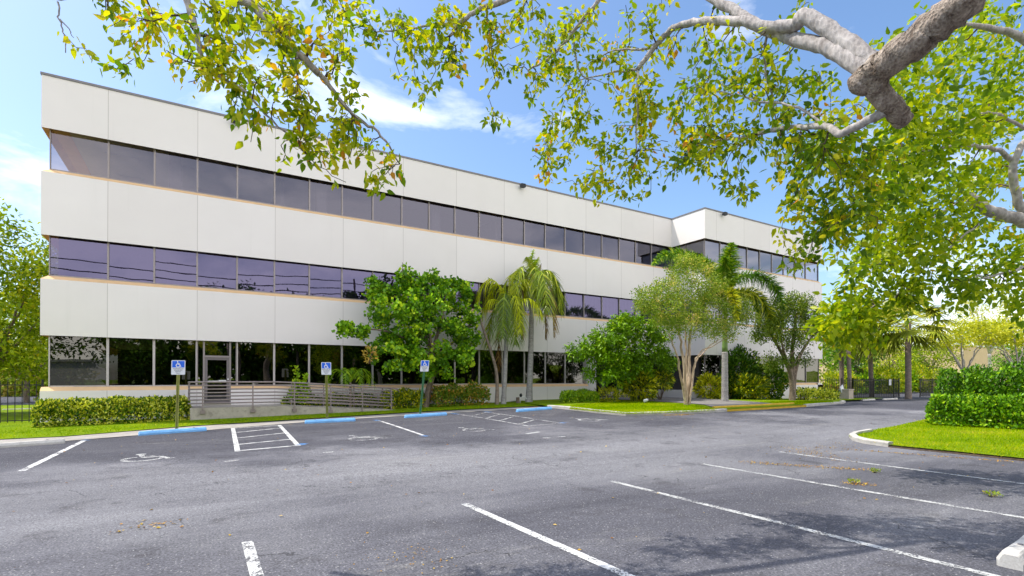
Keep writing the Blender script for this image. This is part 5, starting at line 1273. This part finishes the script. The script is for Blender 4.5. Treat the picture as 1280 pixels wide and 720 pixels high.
lv = T.leaves(14, .068, .11, (.47, .25), .55, .25, .45, (.25, 1.0), over_tint); lv.build('crown', MT['leaf_over'], OG, 'leaf')
# paler smooth limbs of the same tree reuse the rough bark; right hand neighbour is a second tree
RG_ = empty('leafy_tree', (15.6, 1.2, 0), 'fresh green tree filling the upper right corner with pale bare limbs', 'tree')
T = Tree(); tb = np.array([15.2, 2.2, .05])
T.limb([tb-np.array([0,0,.3]), tb+np.array([-.1,.1,1.4]), tb+np.array([-.6,.3,3.0]), PD(1330,300,9.3)], .24, .15, 5, .02, 12)
for pts, r0, r1 in (([(1330,300,9.3),(1282,276,9.2),(1240,266,9.1),(1222,252,9.1),(1211,246,9.1)],.12,.075),([(1300,290,9.25),(1284,270,9.2),(1270,240,9.1),(1267,205,9.0),(1290,165,8.9)],.085,.05),([(1268,212,9.05),(1262,198,9.0),(1235,184,8.8),(1190,183,8.6),(1140,190,8.3)],.055,.014),
                    ([(1330,300,9.3),(1340,200,9.0),(1320,90,8.6),(1260,40,8.2),(1200,30,7.9)],.12,.03),([(1211,246,9.1),(1170,270,9.0),(1120,300,8.8),(1098,330,8.7)],.02,.010),([(1240,266,9.1),(1200,300,9.0),(1150,340,9.0),(1120,370,9.0)],.02,.010),([(1290,165,8.9),(1240,140,8.6),(1215,150,8.4),(1180,165,8.2)],.03,.01),
                    ([(1330,300,9.3),(1290,330,9.0),(1240,345,8.6),(1200,350,8.3)],.035,.012),([(1120,370,9.0),(1090,385,9.2),(1070,400,9.3)],.012,.008)):
    T.limb([PD(*q) for q in pts], r0, r1, 5, .012, 9)
T.grow(att_px([(1240,60,60,55,60,9.2,11.0),(1160,55,40,45,22,6.8,8.8),(1190,130,60,55,60,7.2,9.4),(1250,140,50,50,44,9.3,11.2),(1130,130,45,45,30,7.0,8.8),(1140,190,55,45,48,7.4,9.2),(1210,205,60,45,50,9.3,11.2),(1180,250,70,45,56,8.0,9.8),(1110,260,45,45,36,7.6,9.2),(1230,310,60,35,46,9.4,11.2),(1150,310,60,35,46,8.0,9.6),(1095,320,50,35,36,7.8,9.4),
   (1065,375,38,28,36,8.6,9.8),(1055,415,34,24,34,8.8,9.9),(1085,405,28,26,20,8.8,9.9),(1040,400,20,20,10,9.0,9.8),(1135,365,24,28,24,8.4,9.6),(1195,360,28,26,26,8.2,9.6),(1260,355,30,26,16,8.4,9.8),(1278,395,12,20,7,8.6,9.6),(1280,250,30,60,20,9.6,11),(1110,80,30,40,12,6.8,8.4)]), rmax=.02, rtip=.004, seg=4, sag=.08, wob=.06)
T.wood('trunk', MT['bark_pale'], RG_, MT['twig'], .006)
T.leaves(14, .112, .24, (.44, .25), .45, .35, .35, (.2, 1.0)).build('crown', MT['leaf_right'], RG_, 'leaf')

lb_ = PD(1318, 470, 17.0); lb_[2] = 0.1; hd_ = PD(1236, 229, 16.4)
o = empty('street_lamp', lb_, 'pale lamp arm showing between the leaves of the fresh green tree at right', 'street lamp')
mb = MB(); mb.tube([lb_-np.array([0,0,.2]), np.array([lb_[0], lb_[1], hd_[2]-.1])], [.09, .06], 10); mb.build('pole', MT['kerb'], o, True)
top_ = np.array([lb_[0], lb_[1], hd_[2]-.15]); mb = MB(); mb.bar(top_, hd_, .09, .07); mb.build('arm', MT['kerb'], o)
dv_ = norm((hd_-top_)[None])[0]; mb = MB(); mb.bar(hd_-dv_*.1, hd_+dv_*.75, .34, .16); mb.build('lamp_head', MT['sign_white'], o)

# ------------------------------------------------------------------ litter and weeds on the asphalt
L_ = Leaves(); n = 420
P = np.column_stack([rng.uniform(-8, 26, n), rng.uniform(3.2, 20, n)]); keep = ~inside(np.array([p[:2] for p in isl_poly]), P); P = P[keep]; n = len(P)
L_.add(np.column_stack([P, zl(P[:,0], P[:,1])+.012]), norm(np.column_stack([rng.normal(size=(n, 2)), np.abs(rng.normal(size=n))*.15])), norm(rng.normal(size=(n, 3))*.3+np.array([0,0,1])), .042*(.6+.8*rng.random(n)), rng.random(n))
def streak(a, b, w, n, s=.032):
    p = np.array(G(*a)[:2])[None]+(np.array(G(*b)[:2])-np.array(G(*a)[:2]))[None]*rng.random((n, 1))+rng.normal(size=(n, 2))*w
    L_.add(np.column_stack([p, zl(p[:,0], p[:,1])+.01]), norm(np.column_stack([rng.normal(size=(n, 2)), np.abs(rng.normal(size=n))*.2])), norm(rng.normal(size=(n, 3))*.4+np.array([0,0,1])), s*(.4+.9*rng.random(n)), .5+rng.normal(size=n)*.2)
streak((930,578),(1085,588),.10,420); streak((985,560),(1050,575),.25,260); streak((1000,566),(1060,555),.3,200); streak((1060,562),(1270,578),.06,420); streak((1060,604),(1085,606),.1,120)
streak((830,519.5),(865,518.5),.12,260, .045); streak((690,507.5),(660,509.5),.18,420,.045); streak((150,662),(215,655),.12,45,.045); streak((480,700),(555,690),.25,90,.022)
tag(L_.build('fallen_leaves', MT['litter'], None, 'quad'), 'scattered dry brown and yellow leaves on the asphalt', 'leaf litter', kind='stuff')
for px, py, r, lb in ((1068,604.5,.16,'small green weed in the asphalt crack before the island lawn'),(1094,591,.13,'small weed tuft on the parking line nearer the island'),(1240,621,.17,'flat weed tuft in the asphalt at the right photo side')):
    shrub('weed', lb, G(px, py), (r*.6, r*.5, .012), 80, .028, MT['leaf_crape'], 'leaf', 3, 'weed', (.6, .25))

# ------------------------------------------------------------------ what the windows mirror: trees and cables across the car park
for k, (x, y, h, r) in enumerate(((-14, -17, 8.6, 4.4), (-23, -19, 8.4, 4.6), (-6, -16, 8.2, 4.2), (3, -18, 13.2, 5.0), (11, -17, 12.6, 5.2), (21, -18, 13.0, 5.2), (31, -17, 8.2, 4.6), (42, -18, 8.6, 4.8))):
    base = np.array([x, y, 0.]); cc = base+np.array([0, 0, h-r*.62])
    crown_tree('roadside_tree', ['dark tree across the car park, mirrored in the leftmost ground floor window', 'tree across the car park beyond the left end of the office block', 'round tree across the car park, mirrored in the left ground floor windows', 'smaller round tree across the car park, behind the camera at left', 'round tree across the car park, straight behind the camera', 'large tree across the car park, behind the camera at right', 'large tree across the car park, mirrored by the right windows', 'largest tree across the car park, far right behind the camera'][k], base,
        [([base-np.array([0,0,.3]), base+np.array([.1,0,h*.2]), base+np.array([0,0,h*.45])], .22, .15, 4)], ellipsoid_points(70, cc, (r, r*.8, r*.62), .4), [MT['bark_brown'], MT['leaf_dark'], MT['twig']], 30, .42, 1.0, 'quad', tint=(.4, .25), group='trees across the car park', twig_min=.02)
hedge('hedge', 'tall dark hedge across the car park, mirrored in the ground floor windows', [(-8, -23), (18, -23), (46, -23)], 3.2, 6.6, 17000, .85, MT['leaf_dark'], 'quad', 0, (.5, .3), .25)
o = empty('cable_line', (-45, -8, 0), 'three overhead cables on wooden poles across the car park', 'power line')
for z in (11.6, 12.3, 13.2):
    mb = MB(); 
    for xa in (-45, -15, 15): mb.tube([(xa+30*t, -8, z-1.1*math.sin(t*math.pi)*.5) for t in np.linspace(0, 1, 9)], .05, 5)
    mb.build('cable', MT['wire'], o)
for xa in (-45, -15, 15, 45):
    mb = MB(); mb.tube([(xa, -8.25, -.3), (xa, -8.25, 13.8)], [.16, .11], 8); mb.build('pole', MT['bark_brown'], o)
o = empty('low_building', (-22, -40, 0), 'pale low building across the car park behind the trees', 'building')
mb = MB(); mb.box(-26, -9, -40, -32, -.2, 3.4); mb.build('wall', MT['interior'], o); mb = MB(); mb.box(-26.3, -8.7, -40.3, -31.7, 3.403, 3.7); mb.build('roof', MT['roof'], o)

# ------------------------------------------------------------------ sky and sun
SUN = norm(np.array([[-.46, .35, 1.0]]))[0]
elev = math.asin(SUN[2]); az = math.atan2(SUN[0], SUN[1])
w = bpy.data.worlds.new('World'); scene.world = w; w.use_nodes = True; nt = w.node_tree; nt.nodes.clear()
out = nt.nodes.new('ShaderNodeOutputWorld'); bg = N(nt, 'Background', i_Strength=.128)
sky = nt.nodes.new('ShaderNodeTexSky'); sky.sky_type = 'NISHITA'; sky.sun_disc = False; sky.sun_elevation = elev; sky.sun_rotation = az; sky.air_density = 1.0; sky.dust_density = 1.7; sky.ozone_density = 1.6
tc = N(nt, 'TexCoord'); sx = N(nt, 'SeparateXYZ'); L(nt, tc.outputs['Generated'], sx.inputs[0])
mp = N(nt, 'Mapping'); L(nt, tc.outputs['Generated'], mp.inputs[0]); mp.inputs['Scale'].default_value = (1.0, 1.0, 2.6); mp.inputs['Location'].default_value = (.35, .1, .0)
cn = noise(nt, 2.3, 9, .58, mp.outputs[0], .35)
low = mth(nt, 'SUBTRACT', 1.0, sx.outputs[2])
cov = mth(nt, 'ADD', cn, mth(nt, 'MULTIPLY', mth(nt, 'POWER', low, 6.0), .165))
behind = mth(nt, 'MULTIPLY', mth(nt, 'MAXIMUM', mth(nt, 'MULTIPLY', sx.outputs[1], -1.0), 0.0), .30)  # extra unseen cloud at the camera's back, added to brighten the shaded facade
cov = mth(nt, 'ADD', cov, behind)
cov = mth(nt, 'ADD', cov, mth(nt, 'MULTIPLY', mth(nt, 'MULTIPLY', sx.outputs[0], mth(nt, 'POWER', low, 2.0)), .11))
cm = ramp(nt, cov, [(.57, (0, 0, 0)), (.68, (.30, .30, .30)), (.84, (.9, .9, .9))])
hs = N(nt, 'HueSaturation', i_Saturation=1.14, i_Value=1.04); L(nt, sky.outputs[0], hs.inputs['Color'])
skc = mixc(nt, cm, hs.outputs[0], (11.8, 11.2, 10.5))
L(nt, skc, bg.inputs[0]); L(nt, bg.outputs[0], out.inputs[0])
sd = bpy.data.lights.new('sun', 'SUN'); sd.energy = 2.4; sd.angle = R_(.53); sd.color = (1.0, .95, .86)
so = bpy.data.objects.new('sun', sd); COL.objects.link(so); so.rotation_euler = Vector(tuple(-SUN)).to_track_quat('-Z', 'Y').to_euler(); so.location = (-20, 30, 60)

scene.view_settings.view_transform = 'Standard'; scene.view_settings.look = 'None'; scene.view_settings.exposure = .92; scene.view_settings.gamma = 1.0
scene.cycles.max_bounces = 7; scene.cycles.transparent_max_bounces = 12; scene.cycles.diffuse_bounces = 4; scene.cycles.caustics_reflective = False; scene.cycles.caustics_refractive = False
scene.cycles.use_denoising = True
